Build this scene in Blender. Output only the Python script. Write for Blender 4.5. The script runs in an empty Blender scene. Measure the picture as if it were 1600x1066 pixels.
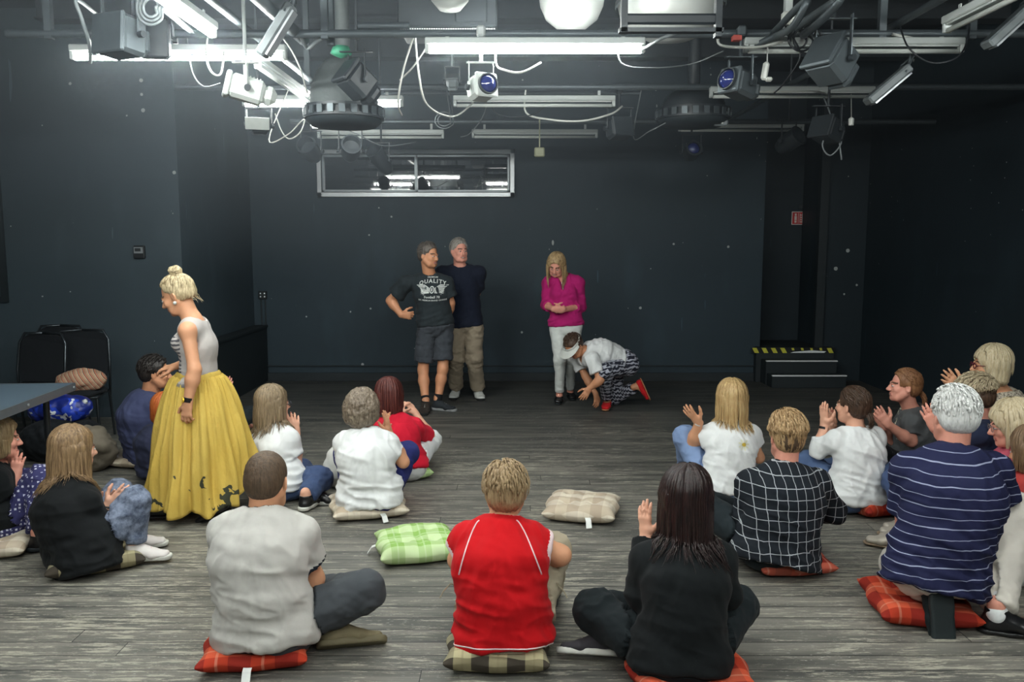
import bpy, math, random
import numpy as np
from mathutils import Vector, Matrix
from mathutils.bvhtree import BVHTree

# ------------------------------------------------------------------ camera, world, exposure
SC = bpy.context.scene
COL = SC.collection
W_PX, H_PX, F_PX, CAM_H = 1600.0, 1066.0, 1300.0, 1.72
HORIZON = 379.0
PITCH = math.atan((H_PX / 2 - HORIZON) / F_PX)
cam_data = bpy.data.cameras.new('camera')
cam = bpy.data.objects.new('camera', cam_data); COL.objects.link(cam)
cam_data.sensor_fit = 'HORIZONTAL'; cam_data.sensor_width = 36.0
cam_data.lens = 36.0 * F_PX / W_PX
cam_data.clip_start = 0.05; cam_data.clip_end = 60
cam.location = (0, 0, CAM_H); cam.rotation_euler = (math.pi / 2 - PITCH, 0, 0)
SC.camera = cam
world = bpy.data.worlds.new('world'); SC.world = world; world.use_nodes = True
world.node_tree.nodes['Background'].inputs[0].default_value = (0.35, 0.6, 0.7, 1)
world.node_tree.nodes['Background'].inputs[1].default_value = 0.02
def room_haze():
    # thin haze added in place of camera bloom, denser near the ceiling and left
    t = world.node_tree; vs = t.nodes.new('ShaderNodeVolumeScatter'); vs.inputs['Anisotropy'].default_value = .3; vs.inputs['Color'].default_value = (.78, .89, 1, 1)
    g = t.nodes.new('ShaderNodeNewGeometry'); sx = t.nodes.new('ShaderNodeSeparateXYZ'); t.links.new(g.outputs['Position'], sx.inputs[0]); prev = None
    for ax, a0, a1, c0, c1 in ((2, 1.5, 3.0, 0, .036), (0, -.5, 3.2, 1, .1), (1, 3.3, 4.0, 0, 1)):
        m = t.nodes.new('ShaderNodeMapRange'); t.links.new(sx.outputs[ax], m.inputs[0])
        for i, v in enumerate((a0, a1, c0, c1)): m.inputs[i + 1].default_value = v
        if prev is None: prev = m.outputs[0]
        else:
            q = t.nodes.new('ShaderNodeMath'); q.operation = 'MULTIPLY'; t.links.new(prev, q.inputs[0]); t.links.new(m.outputs[0], q.inputs[1]); prev = q.outputs[0]
    t.links.new(prev, vs.inputs['Density']); t.links.new(vs.outputs[0], t.nodes['World Output'].inputs['Volume'])
    world.cycles.volume_step_size = .8
room_haze()
SC.view_settings.view_transform = 'Standard'; SC.view_settings.look = 'None'
SC.view_settings.gamma = 1.0; SC.view_settings.exposure = 2.9
SC.view_settings.use_curve_mapping = False
SC.cycles.max_bounces = 4; SC.cycles.diffuse_bounces = 3; SC.cycles.volume_bounces = 0; SC.cycles.volume_max_steps = 24; SC.cycles.adaptive_threshold = 0.02; SC.cycles.glossy_bounces = 3
SC.cycles.transmission_bounces = 4; SC.cycles.caustics_reflective = False; SC.cycles.caustics_refractive = False
TUBE_POWER = 26.0            # emission of a lit fluorescent tube
TUBE_COL = (0.96, 1.0, 0.97)

# ------------------------------------------------------------------ pixel <-> world (1600 x 1066 frame)
_ct, _st = math.cos(PITCH), math.sin(PITCH)
def ray(px, py):
    x, y = (px - W_PX / 2) / F_PX, (H_PX / 2 - py) / F_PX
    return np.array([x, _ct + y * _st, -_st + y * _ct])
def P(px, py, Y):
    r = ray(px, py); return np.array([0, 0, CAM_H]) + r * (Y / r[1])
def G(px, py, z=0.0):
    r = ray(px, py); return np.array([0, 0, CAM_H]) + r * ((z - CAM_H) / r[2])

# ------------------------------------------------------------------ small maths
V3 = lambda *a: np.array(a, dtype=np.float64)
def nrm(v):
    v = np.asarray(v, float); return v / max(1e-9, np.linalg.norm(v))
def lerp(a, b, t): return np.asarray(a, float) * (1 - t) + np.asarray(b, float) * t
_T = np.random.default_rng(5).random((32, 32, 32)).astype(np.float32)
def vnoise(p):
    p = np.asarray(p, np.float32); i = np.floor(p).astype(int); f = p - i; f = f * f * (3 - 2 * f)
    i0 = i & 31; i1 = (i + 1) & 31; r = 0
    for a in (0, 1):
        xa = i1[:, 0] if a else i0[:, 0]; wa = f[:, 0] if a else 1 - f[:, 0]
        for b in (0, 1):
            yb = i1[:, 1] if b else i0[:, 1]; wb = f[:, 1] if b else 1 - f[:, 1]
            for c in (0, 1):
                zc = i1[:, 2] if c else i0[:, 2]; wc = f[:, 2] if c else 1 - f[:, 2]
                r = r + _T[xa, yb, zc] * wa * wb * wc
    return r * 2 - 1
def fbm(p, o=3):
    r = 0; a = 1.0
    for k in range(o): r = r + a * vnoise(np.asarray(p) * (2.03 ** k) + 7.3 * k); a *= .5
    return r

# ------------------------------------------------------------------ objects
def link(o, parent=None):
    COL.objects.link(o)
    if parent is not None: o.parent = parent
    return o
def tag(o, label=None, cat=None, group=None, kind=None):
    if label: o['label'] = label
    if cat: o['category'] = cat
    if group: o['group'] = group
    if kind: o['kind'] = kind
    return o
def empty(name, loc=(0, 0, 0), rz=0.0, **kw):
    o = bpy.data.objects.new(name, None); link(o); o.location = tuple(loc); o.rotation_euler = (0, 0, rz)
    o.empty_display_size = .1
    return tag(o, **kw)
def mesh_obj(name, v, quads, mats, parent=None, midx=None, smooth=True, tris=None):
    me = bpy.data.meshes.new(name)
    v = np.asarray(v, np.float32); faces = []
    nq = 0 if quads is None else len(quads); nt = 0 if tris is None else len(tris)
    li = np.concatenate([np.asarray(quads, np.int32).ravel() if nq else np.zeros(0, np.int32),
                         np.asarray(tris, np.int32).ravel() if nt else np.zeros(0, np.int32)])
    ls = np.concatenate([np.arange(nq) * 4, nq * 4 + np.arange(nt) * 3]).astype(np.int32)
    me.vertices.add(len(v)); me.vertices.foreach_set('co', v.ravel())
    me.loops.add(len(li)); me.loops.foreach_set('vertex_index', li)
    me.polygons.add(nq + nt); me.polygons.foreach_set('loop_start', ls)
    if smooth: me.polygons.foreach_set('use_smooth', np.ones(nq + nt, bool))
    for m in (mats if isinstance(mats, (list, tuple)) else [mats]): me.materials.append(m)
    if midx is not None: me.polygons.foreach_set('material_index', np.asarray(midx, np.int32))
    me.update(calc_edges=True); me.validate()
    return link(bpy.data.objects.new(name, me), parent)
def copy_tree(o, parent=None):
    c = o.copy(); COL.objects.link(c)
    if parent is not None: c.parent = parent
    for ch in o.children: copy_tree(ch, c)
    return c

def basis(z, hint=(0, 0, 1)):
    z = nrm(z); h = np.asarray(hint, float)
    if abs(np.dot(z, h)) > .98: h = V3(1, 0, 0)
    x = nrm(np.cross(h, z)); return np.stack([x, np.cross(z, x), z], 1)
def rotz(a): c, s = math.cos(a), math.sin(a); return np.array([[c, -s, 0], [s, c, 0], [0, 0, 1.]])
def rotx(a): c, s = math.cos(a), math.sin(a); return np.array([[1., 0, 0], [0, c, -s], [0, s, c]])
def roty(a): c, s = math.cos(a), math.sin(a); return np.array([[c, 0, s], [0, 1., 0], [-s, 0, c]])

class MB:
    """collects hard-surface shapes into one mesh"""
    def __init__(s): s.v = []; s.f = []; s.m = []
    def add(s, vs, fs, m=0):
        n = len(s.v); s.v += [tuple(map(float, q)) for q in vs]
        s.f += [tuple(i + n for i in f) for f in fs]; s.m += [m] * len(fs); return s
    def box(s, c, size, R=None, m=0, bev=0.0):
        c = np.asarray(c, float); h = np.asarray(size, float) / 2; R = np.eye(3) if R is None else R
        if bev <= 0:
            vs = [c + R @ (h * V3(a, b, d)) for d in (-1, 1) for b in (-1, 1) for a in (-1, 1)]
            return s.add(vs, [(0, 2, 3, 1), (4, 5, 7, 6), (0, 1, 5, 4), (2, 6, 7, 3), (0, 4, 6, 2), (1, 3, 7, 5)], m)
        b_ = min(bev, h.min() * .9); pts = []; idx = {}
        for d in (-1, 1):
            for b in (-1, 1):
                for a in (-1, 1):
                    sg = V3(a, b, d)
                    for ax in range(3):
                        q = h - b_; q[ax] = h[ax]; idx[(a, b, d, ax)] = len(pts); pts.append(c + R @ (sg * q))
        F = []
        for ax in range(3):
            o1, o2 = [k for k in range(3) if k != ax]
            for sg in (-1, 1):
                loop = []
                for (u, w) in ((-1, -1), (1, -1), (1, 1), (-1, 1)):
                    t = [0, 0, 0]; t[ax] = sg; t[o1] = u; t[o2] = w; loop.append(idx[(*t, ax)])
                if (sg > 0) == (ax == 1): loop = loop[::-1]
                F.append(tuple(loop))
        for ax in range(3):
            o1, o2 = [k for k in range(3) if k != ax]
            for u in (-1, 1):
                for w in (-1, 1):
                    a = [0, 0, 0]; a[ax] = -1; a[o1] = u; a[o2] = w; b = list(a); b[ax] = 1
                    q = (idx[(*a, o1)], idx[(*b, o1)], idx[(*b, o2)], idx[(*a, o2)])
                    F.append(q if (u * w > 0) == (ax != 1) else q[::-1])
        for d in (-1, 1):
            for b in (-1, 1):
                for a in (-1, 1):
                    t = (idx[(a, b, d, 0)], idx[(a, b, d, 1)], idx[(a, b, d, 2)])
                    F.append(t if a * b * d > 0 else t[::-1])
        return s.add(pts, F, m)
    def tube(s, pts, r, n=8, m=0, caps=True, flat=1.0, hint=(0, 0, 1)):
        pts = [np.asarray(p, float) for p in pts]; k = len(pts)
        rs = [r] * k if np.isscalar(r) else list(r); vs = []; fs = []; B = None
        for i in range(k):
            t = pts[min(i + 1, k - 1)] - pts[max(i - 1, 0)]
            if B is None: B = basis(t, hint)
            else:
                t = nrm(t); x = nrm(B[:, 0] - t * np.dot(B[:, 0], t)); B = np.stack([x, np.cross(t, x), t], 1)
            for j in range(n):
                a = 2 * math.pi * j / n
                vs.append(pts[i] + B[:, 0] * math.cos(a) * rs[i] + B[:, 1] * math.sin(a) * rs[i] * flat)
        for i in range(k - 1):
            for j in range(n):
                a, b = i * n + j, i * n + (j + 1) % n; fs.append((a, b, b + n, a + n))
        if caps: fs.append(tuple(range(n))[::-1]); fs.append(tuple((k - 1) * n + j for j in range(n)))
        return s.add(vs, fs, m)
    def cyl(s, a, b, r, r2=None, n=16, m=0): return s.tube([a, b], [r, r if r2 is None else r2], n, m)
    def lathe(s, prof, o=(0, 0, 0), axis=(0, 0, 1), n=24, m=0):
        B = basis(axis); o = np.asarray(o, float); vs = []; fs = []; k = len(prof)
        for (r, h) in prof:
            for j in range(n):
                a = 2 * math.pi * j / n; vs.append(o + B @ V3(r * math.cos(a), r * math.sin(a), h))
        for i in range(k - 1):
            for j in range(n):
                a, b = i * n + j, i * n + (j + 1) % n; fs.append((a, b, b + n, a + n))
        return s.add(vs, fs, m)
    def quad(s, a, b, c, d, m=0): return s.add([a, b, c, d], [(0, 1, 2, 3)], m)
    def poly(s, pts, m=0): return s.add(pts, [tuple(range(len(pts)))], m)
    def build(s, name, mats, parent=None, smooth=False, angle=None):
        me = bpy.data.meshes.new(name); me.from_pydata(s.v, [], s.f)
        for m in (mats if isinstance(mats, (list, tuple)) else [mats]): me.materials.append(m)
        me.polygons.foreach_set('material_index', s.m)
        if smooth or angle: me.polygons.foreach_set('use_smooth', [True] * len(s.f))
        me.update(); me.validate()
        if angle: me.set_sharp_from_angle(angle=math.radians(angle))
        return link(bpy.data.objects.new(name, me), parent)

def sag(a, b, drop, n=14, wob=0.0, seed=0):
    rnd = random.Random(seed); a = np.asarray(a, float); b = np.asarray(b, float); out = []
    for i in range(n + 1):
        t = i / n; p = lerp(a, b, t); p = p - V3(0, 0, drop * 4 * t * (1 - t))
        if 0 < i < n: p = p + V3(*(rnd.uniform(-wob, wob) for _ in range(3)))
        out.append(p)
    return out

# ------------------------------------------------------------------ implicit surfaces -> one continuous mesh
class SDF:
    def __init__(s): s.p = []
    def ec(s, a, b, ra, rb=None, lat=None, k=.02, op=0, flat=0):
        """tapered capsule with elliptical section; ra/rb = r or (width, depth); flat bit1 = cut at a, bit2 = cut at b"""
        a = np.asarray(a, float); b = np.asarray(b, float); rb = ra if rb is None else rb
        ra = (ra, ra) if np.isscalar(ra) else ra; rb = (rb, rb) if np.isscalar(rb) else rb
        L = np.linalg.norm(b - a)
        if L < 1e-5: b = a + V3(0, 0, 1e-4); L = 1e-4
        ax = (b - a) / L
        lat = V3(1, 0, 0) if lat is None else np.asarray(lat, float)
        lat = lat - ax * np.dot(lat, ax)
        if np.linalg.norm(lat) < .05: lat = np.cross(ax, V3(0, 1, .1))
        lat = nrm(lat); dp = np.cross(ax, lat); R = max(*ra, *rb)
        def fn(X, Y, Z):
            X = X - a[0]; Y = Y - a[1]; Z = Z - a[2]
            s0 = X * ax[0] + Y * ax[1] + Z * ax[2]; t = np.clip(s0 / L, 0, 1)
            u = X * lat[0] + Y * lat[1] + Z * lat[2]; v = X * dp[0] + Y * dp[1] + Z * dp[2]
            w = s0 - t * L; wr = ra[0] + (rb[0] - ra[0]) * t; dr = ra[1] + (rb[1] - ra[1]) * t
            if flat:
                mr = np.minimum(wr, dr); k0 = np.sqrt((u / wr) ** 2 + (v / dr) ** 2)
                k1 = np.sqrt((u / wr ** 2) ** 2 + (v / dr ** 2) ** 2) + 1e-6; d = k0 * (k0 - 1) / k1
                if flat & 1: d = np.maximum(d, -s0)
                else: d = np.where(s0 < 0, s._e(u, v, w, wr, dr, mr), d)
                if flat & 2: d = np.maximum(d, s0 - L)
                else: d = np.where(s0 > L, s._e(u, v, w, wr, dr, mr), d)
                return d
            return s._e(u, v, w, wr, dr, np.minimum(wr, dr))
        s.p.append((op, fn, np.minimum(a, b) - R, np.maximum(a, b) + R, k)); return s
    @staticmethod
    def _e(u, v, w, wr, dr, mr):
        k0 = np.sqrt((u / wr) ** 2 + (v / dr) ** 2 + (w / mr) ** 2)
        k1 = np.sqrt((u / wr ** 2) ** 2 + (v / dr ** 2) ** 2 + (w / mr ** 2) ** 2) + 1e-6
        return k0 * (k0 - 1) / k1
    def el(s, c, r, R=None, k=.02, op=0):
        c = np.asarray(c, float); r = V3(r, r, r) if np.isscalar(r) else np.asarray(r, float)
        R = np.eye(3) if R is None else R; m = r.max()
        def fn(X, Y, Z):
            X = X - c[0]; Y = Y - c[1]; Z = Z - c[2]
            q = [X * R[0, i] + Y * R[1, i] + Z * R[2, i] for i in range(3)]
            k0 = np.sqrt(sum((q[i] / r[i]) ** 2 for i in range(3)))
            k1 = np.sqrt(sum((q[i] / r[i] ** 2) ** 2 for i in range(3))) + 1e-6
            return k0 * (k0 - 1) / k1
        s.p.append((op, fn, c - m, c + m, k)); return s
    def cut(s, pt, n, k=.006):
        pt = np.asarray(pt, float); n = nrm(n)
        s.p.append((2, lambda X, Y, Z: (X - pt[0]) * n[0] + (Y - pt[1]) * n[1] + (Z - pt[2]) * n[2], None, None, k)); return s
    def mesh(s, h):
        lo = np.min([p[2] for p in s.p if p[0] == 0], 0) - 3 * h - .01
        hi = np.max([p[3] for p in s.p if p[0] == 0], 0) + 3 * h + .01
        n = np.ceil((hi - lo) / h).astype(int) + 1
        ax = [(lo[i] + h * np.arange(n[i])).astype(np.float32) for i in range(3)]
        D = np.full(n, 1.0, np.float32)
        for op, fn, l, u, k in s.p:
            if l is None: i0 = [0, 0, 0]; i1 = list(n)
            else:
                mg = k + 2.5 * h
                i0 = [max(0, int((l[i] - mg - lo[i]) / h)) for i in range(3)]
                i1 = [min(n[i], int((u[i] + mg - lo[i]) / h) + 2) for i in range(3)]
                if any(i1[i] <= i0[i] for i in range(3)): continue
            sl = tuple(slice(a, b) for a, b in zip(i0, i1))
            d = fn(ax[0][sl[0], None, None], ax[1][None, sl[1], None], ax[2][None, None, sl[2]]).astype(np.float32)
            c = D[sl]; k = max(k, 1e-4)
            if op == 0: q = np.clip(k - np.abs(c - d), 0, None) / k; D[sl] = np.minimum(c, d) - q * q * k * .25
            elif op == 1: d = -d; q = np.clip(k - np.abs(c - d), 0, None) / k; D[sl] = np.maximum(c, d) + q * q * k * .25
            else: q = np.clip(k - np.abs(c - d), 0, None) / k; D[sl] = np.maximum(c, d) + q * q * k * .25
        s.D, s.lo, s.h, s.n = D, lo, h, n
        return s._nets()
    def sample(s, p):
        q = (np.asarray(p) - s.lo) / s.h; i = np.clip(np.round(q).astype(int), 0, np.array(s.n) - 1)
        out = np.any((q < 0) | (q > np.array(s.n) - 1), axis=-1)
        return np.where(out, 1.0, s.D[i[..., 0], i[..., 1], i[..., 2]])
    def _nets(s):
        D, lo, h = s.D, s.lo, s.h; ins = D < 0; n = D.shape
        c = ins[:-1, :-1, :-1].astype(np.int8)
        c = sum(ins[a:n[0] - 1 + a, b:n[1] - 1 + b, d:n[2] - 1 + d].astype(np.int8) for a in (0, 1) for b in (0, 1) for d in (0, 1))
        act = (c > 0) & (c < 8); I = np.argwhere(act); idx = np.full(act.shape, -1, np.int32); idx[act] = np.arange(len(I))
        co = np.array([(a, b, d) for a in (0, 1) for b in (0, 1) for d in (0, 1)])
        val = np.stack([D[I[:, 0] + q[0], I[:, 1] + q[1], I[:, 2] + q[2]] for q in co], 1)
        acc = np.zeros((len(I), 3)); cnt = np.zeros(len(I))
        for e in range(8):
            for ax in range(3):
                if co[e][ax]: continue
                f = e + (4, 2, 1)[ax]; a, b = val[:, e], val[:, f]; m = (a < 0) != (b < 0)
                t = np.where(m, a / np.where(m, a - b, 1), 0); p = np.tile(co[e].astype(float), (len(I), 1)); p[:, ax] = t
                acc[m] += p[m]; cnt[m] += 1
        v = lo + (I + acc / cnt[:, None]) * h; F = []
        for ax in range(3):
            o1, o2 = [(1, 2), (2, 0), (0, 1)][ax]
            sa = [slice(None)] * 3; sb = [slice(None)] * 3; sa[ax] = slice(0, -1); sb[ax] = slice(1, None)
            A, B = ins[tuple(sa)], ins[tuple(sb)]; E = np.argwhere(A != B)
            ok = (E[:, o1] > 0) & (E[:, o2] > 0) & (E[:, o1] < n[o1] - 1) & (E[:, o2] < n[o2] - 1); E = E[ok]
            fl = A[E[:, 0], E[:, 1], E[:, 2]]
            def g(d1, d2):
                q = E.copy(); q[:, o1] -= d1; q[:, o2] -= d2; return idx[q[:, 0], q[:, 1], q[:, 2]]
            q = np.stack([g(1, 1), g(0, 1), g(0, 0), g(1, 0)], 1); q[~fl] = q[~fl][:, ::-1]; F.append(q)
        F = np.concatenate(F); F = F[(F >= 0).all(1)]
        return v, F
def vnormals(v, F):
    n = np.cross(v[F[:, 2]] - v[F[:, 0]], v[F[:, 3]] - v[F[:, 1]]); N = np.zeros_like(v)
    for i in range(4): np.add.at(N, F[:, i], n)
    return N / (np.linalg.norm(N, axis=1, keepdims=True) + 1e-9)

# ------------------------------------------------------------------ materials
class NT:
    def __init__(s, name):
        s.m = bpy.data.materials.new(name); s.m.use_nodes = True; s.t = s.m.node_tree
        s.b = s.t.nodes['Principled BSDF']; s._c = None
    def n(s, typ, **kw):
        x = s.t.nodes.new(typ)
        for k, v in kw.items(): setattr(x, k, v)
        return x
    def l(s, a, b): s.t.links.new(a, b)
    def coord(s):
        if s._c is None: s._c = s.n('ShaderNodeTexCoord').outputs['Object']
        return s._c
    def sc(s, v, src=None):
        x = s.n('ShaderNodeMapping'); s.l(src or s.coord(), x.inputs[0]); x.inputs['Scale'].default_value = v; return x.outputs[0]
    def noise(s, scale, detail=3, vec=None, rough=.5, dist=0):
        x = s.n('ShaderNodeTexNoise'); s.l(vec or s.coord(), x.inputs['Vector'])
        x.inputs['Scale'].default_value = scale; x.inputs['Detail'].default_value = detail
        x.inputs['Roughness'].default_value = rough; x.inputs['Distortion'].default_value = dist; return x.outputs[0]
    def math(s, op, a, b=None, c=None):
        x = s.n('ShaderNodeMath', operation=op)
        for i, q in enumerate((a, b, c)):
            if q is None: continue
            if isinstance(q, (int, float)): x.inputs[i].default_value = q
            else: s.l(q, x.inputs[i])
        return x.outputs[0]
    def sep(s, src=None):
        x = s.n('ShaderNodeSeparateXYZ'); s.l(src or s.coord(), x.inputs[0]); return x.outputs
    def ramp(s, f, stops, mode='LINEAR'):
        x = s.n('ShaderNodeValToRGB'); s.l(f, x.inputs[0]); x.color_ramp.interpolation = mode; e = x.color_ramp.elements
        while len(e) < len(stops): e.new(.5)
        for q, (p, c) in zip(e, stops): q.position = p; q.color = (*c, 1) if len(c) == 3 else c
        return x.outputs[0]
    def mix(s, f, a, b, mode='MIX'):
        x = s.n('ShaderNodeMix', data_type='RGBA', blend_type=mode)
        for i, q in ((0, f), (6, a), (7, b)):
            if isinstance(q, (int, float)): x.inputs[i].default_value = q
            elif isinstance(q, tuple): x.inputs[i].default_value = (*q, 1) if len(q) == 3 else q
            else: s.l(q, x.inputs[i])
        return x.outputs[2]
    def bump(s, h, strength=.3, dist=.01):
        x = s.n('ShaderNodeBump'); x.inputs['Strength'].default_value = strength; x.inputs['Distance'].default_value = dist
        s.l(h, x.inputs['Height']); s.l(x.outputs[0], s.b.inputs['Normal']); return s
    def set(s, col=None, rough=None, metal=None, spec=None, **kw):
        for k, v in (('Base Color', col), ('Roughness', rough), ('Metallic', metal), ('Specular IOR Level', spec)):
            if v is None: continue
            if isinstance(v, tuple): s.b.inputs[k].default_value = (*v, 1) if len(v) == 3 else v
            elif isinstance(v, (int, float)): s.b.inputs[k].default_value = v
            else: s.l(v, s.b.inputs[k])
        return s
def sr(r, g, b):   # sRGB 0..255 -> linear
    f = lambda c: (c / 255) / 12.92 if c <= 10 else ((c / 255 + .055) / 1.055) ** 2.4
    return (f(r), f(g), f(b))
_MC = {}
def plain(name, col, rough=.6, metal=0, spec=.5, var=.12, nscale=25, bump=.12):
    if name in _MC: return _MC[name]
    t = NT(name); f = t.noise(nscale, 3)
    c = t.mix(f, tuple(x * (1 - var) for x in col), tuple(min(1, x * (1 + var)) for x in col))
    t.set(c, rough, metal, spec); t.bump(f, bump, .004); _MC[name] = t.m; return t.m
def fabric(name, col, rough=.88, weave=900, var=.06, bump=.25):
    if name in _MC: return _MC[name]
    t = NT(name); f = t.noise(14, 4); w = t.noise(weave, 1)
    c = t.mix(f, tuple(x * (1 - var) for x in col), tuple(min(1, x * (1 + var)) for x in col))
    t.set(c, rough, 0, .25); t.b.inputs['Sheen Weight'].default_value = .03
    h = t.math('ADD', t.math('MULTIPLY', w, .25), t.noise(45, 3)); t.bump(h, bump, .004); _MC[name] = t.m; return t.m
def skin(name, col):
    if name in _MC: return _MC[name]
    t = NT(name); f = t.noise(18, 4)
    c = t.mix(f, tuple(x * .88 for x in col), (min(1, col[0] * 1.08), col[1] * .98, col[2] * .95))
    t.set(c, .52, 0, .4); t.b.inputs['Subsurface Weight'].default_value = .0
    t.bump(t.noise(160, 2), .08, .002); _MC[name] = t.m; return t.m
def hairmat(name, c0, c1, rough=.42, tips=None):
    if name in _MC: return _MC[name]
    t = NT(name); st = t.noise(1, 4, vec=t.sc((95, 95, 9)), rough=.65)
    c = t.mix(t.ramp(st, [(.32, (0, 0, 0)), (.68, (1, 1, 1))]), c0, c1)
    t.set(c, rough, 0, .45); t.bump(st, .9, .006); _MC[name] = t.m; return t.m

# ------------------------------------------------------------------ room materials
def wall_mat(name, base, chips=1.0, seed=0.0):
    t = NT(name); c = t.coord(); f = t.noise(.9, 5, rough=.6); f2 = t.noise(7, 4)
    col = t.mix(f, tuple(x * .8 for x in base), tuple(x * 1.25 for x in base))
    smear = t.ramp(t.noise(1, 4, vec=t.sc((2.2, 2.2, .8))), [(.56, (0, 0, 0)), (.75, (1, 1, 1))])
    col = t.mix(t.math('MULTIPLY', smear, .35), col, tuple(x * 1.9 for x in base))
    mp = t.n('ShaderNodeMapping'); t.l(c, mp.inputs[0]); mp.inputs['Location'].default_value = (seed, seed * 1.7, seed * .3)
    v = t.n('ShaderNodeTexVoronoi'); t.l(mp.outputs[0], v.inputs['Vector']); v.inputs['Scale'].default_value = 7.5
    wob = t.math('MULTIPLY', t.math('SUBTRACT', t.noise(60, 2), .5), .05)
    d = t.math('ADD', v.outputs['Distance'], wob)
    sp = t.n('ShaderNodeSeparateColor'); t.l(v.outputs['Color'], sp.inputs[0])
    size = t.math('MULTIPLY', t.math('POWER', sp.outputs[0], 3.5), .17 * chips)
    cl = t.ramp(t.noise(.8, 3, vec=mp.outputs[0]), [(.42, (.2, .2, .2)), (.60, (1, 1, 1))])
    size = t.math('MULTIPLY', size, cl)
    chip = t.math('LESS_THAN', d, size)
    mq = t.n('ShaderNodeMapping'); t.l(c, mq.inputs[0]); mq.inputs['Location'].default_value = (seed + 4, 2.2, seed); mq.inputs['Rotation'].default_value = (0, .5, 0); mq.inputs['Scale'].default_value = (19, 19, 8)
    v2 = t.n('ShaderNodeTexVoronoi'); t.l(mq.outputs[0], v2.inputs['Vector']); v2.inputs['Scale'].default_value = 1
    s2 = t.n('ShaderNodeSeparateColor'); t.l(v2.outputs['Color'], s2.inputs[0])
    reg = t.ramp(t.noise(.9, 2, vec=mp.outputs[0]), [(.60, (0, 0, 0)), (.70, (1, 1, 1))])
    z2 = t.math('MULTIPLY', t.math('MULTIPLY', t.math('POWER', s2.outputs[0], 6.0), .34 * chips), reg)
    chip = t.math('MAXIMUM', chip, t.math('LESS_THAN', t.math('ADD', v2.outputs['Distance'], wob), z2))
    col = t.mix(chip, col, (.42, .45, .44))
    sc = t.noise(1, 2, vec=t.sc((14, 14, 1.2))); scr = t.math('GREATER_THAN', sc, .745)
    col = t.mix(t.math('MULTIPLY', scr, .5), col, tuple(x * 3 for x in base))
    t.set(col, .62, 0, .35); t.bump(t.math('ADD', f2, t.math('MULTIPLY', t.noise(90, 2), .3)), .18, .01); return t.m
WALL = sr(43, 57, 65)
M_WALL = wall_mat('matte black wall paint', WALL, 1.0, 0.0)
M_WALL_L = wall_mat('matte black side wall paint', (WALL[0] * 1.7, WALL[1] * 1.45, WALL[2] * 1.35), .9, 3.1)  # same wall paint, lamp glow and lens veil put into its colour
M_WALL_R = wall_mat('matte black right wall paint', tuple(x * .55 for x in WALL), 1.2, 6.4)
M_DARK = plain('black painted wood', sr(27, 36, 40), .6, bump=.2)
M_CEIL = plain('black ceiling', sr(36, 42, 46), .8, nscale=4, var=.3)

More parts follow.
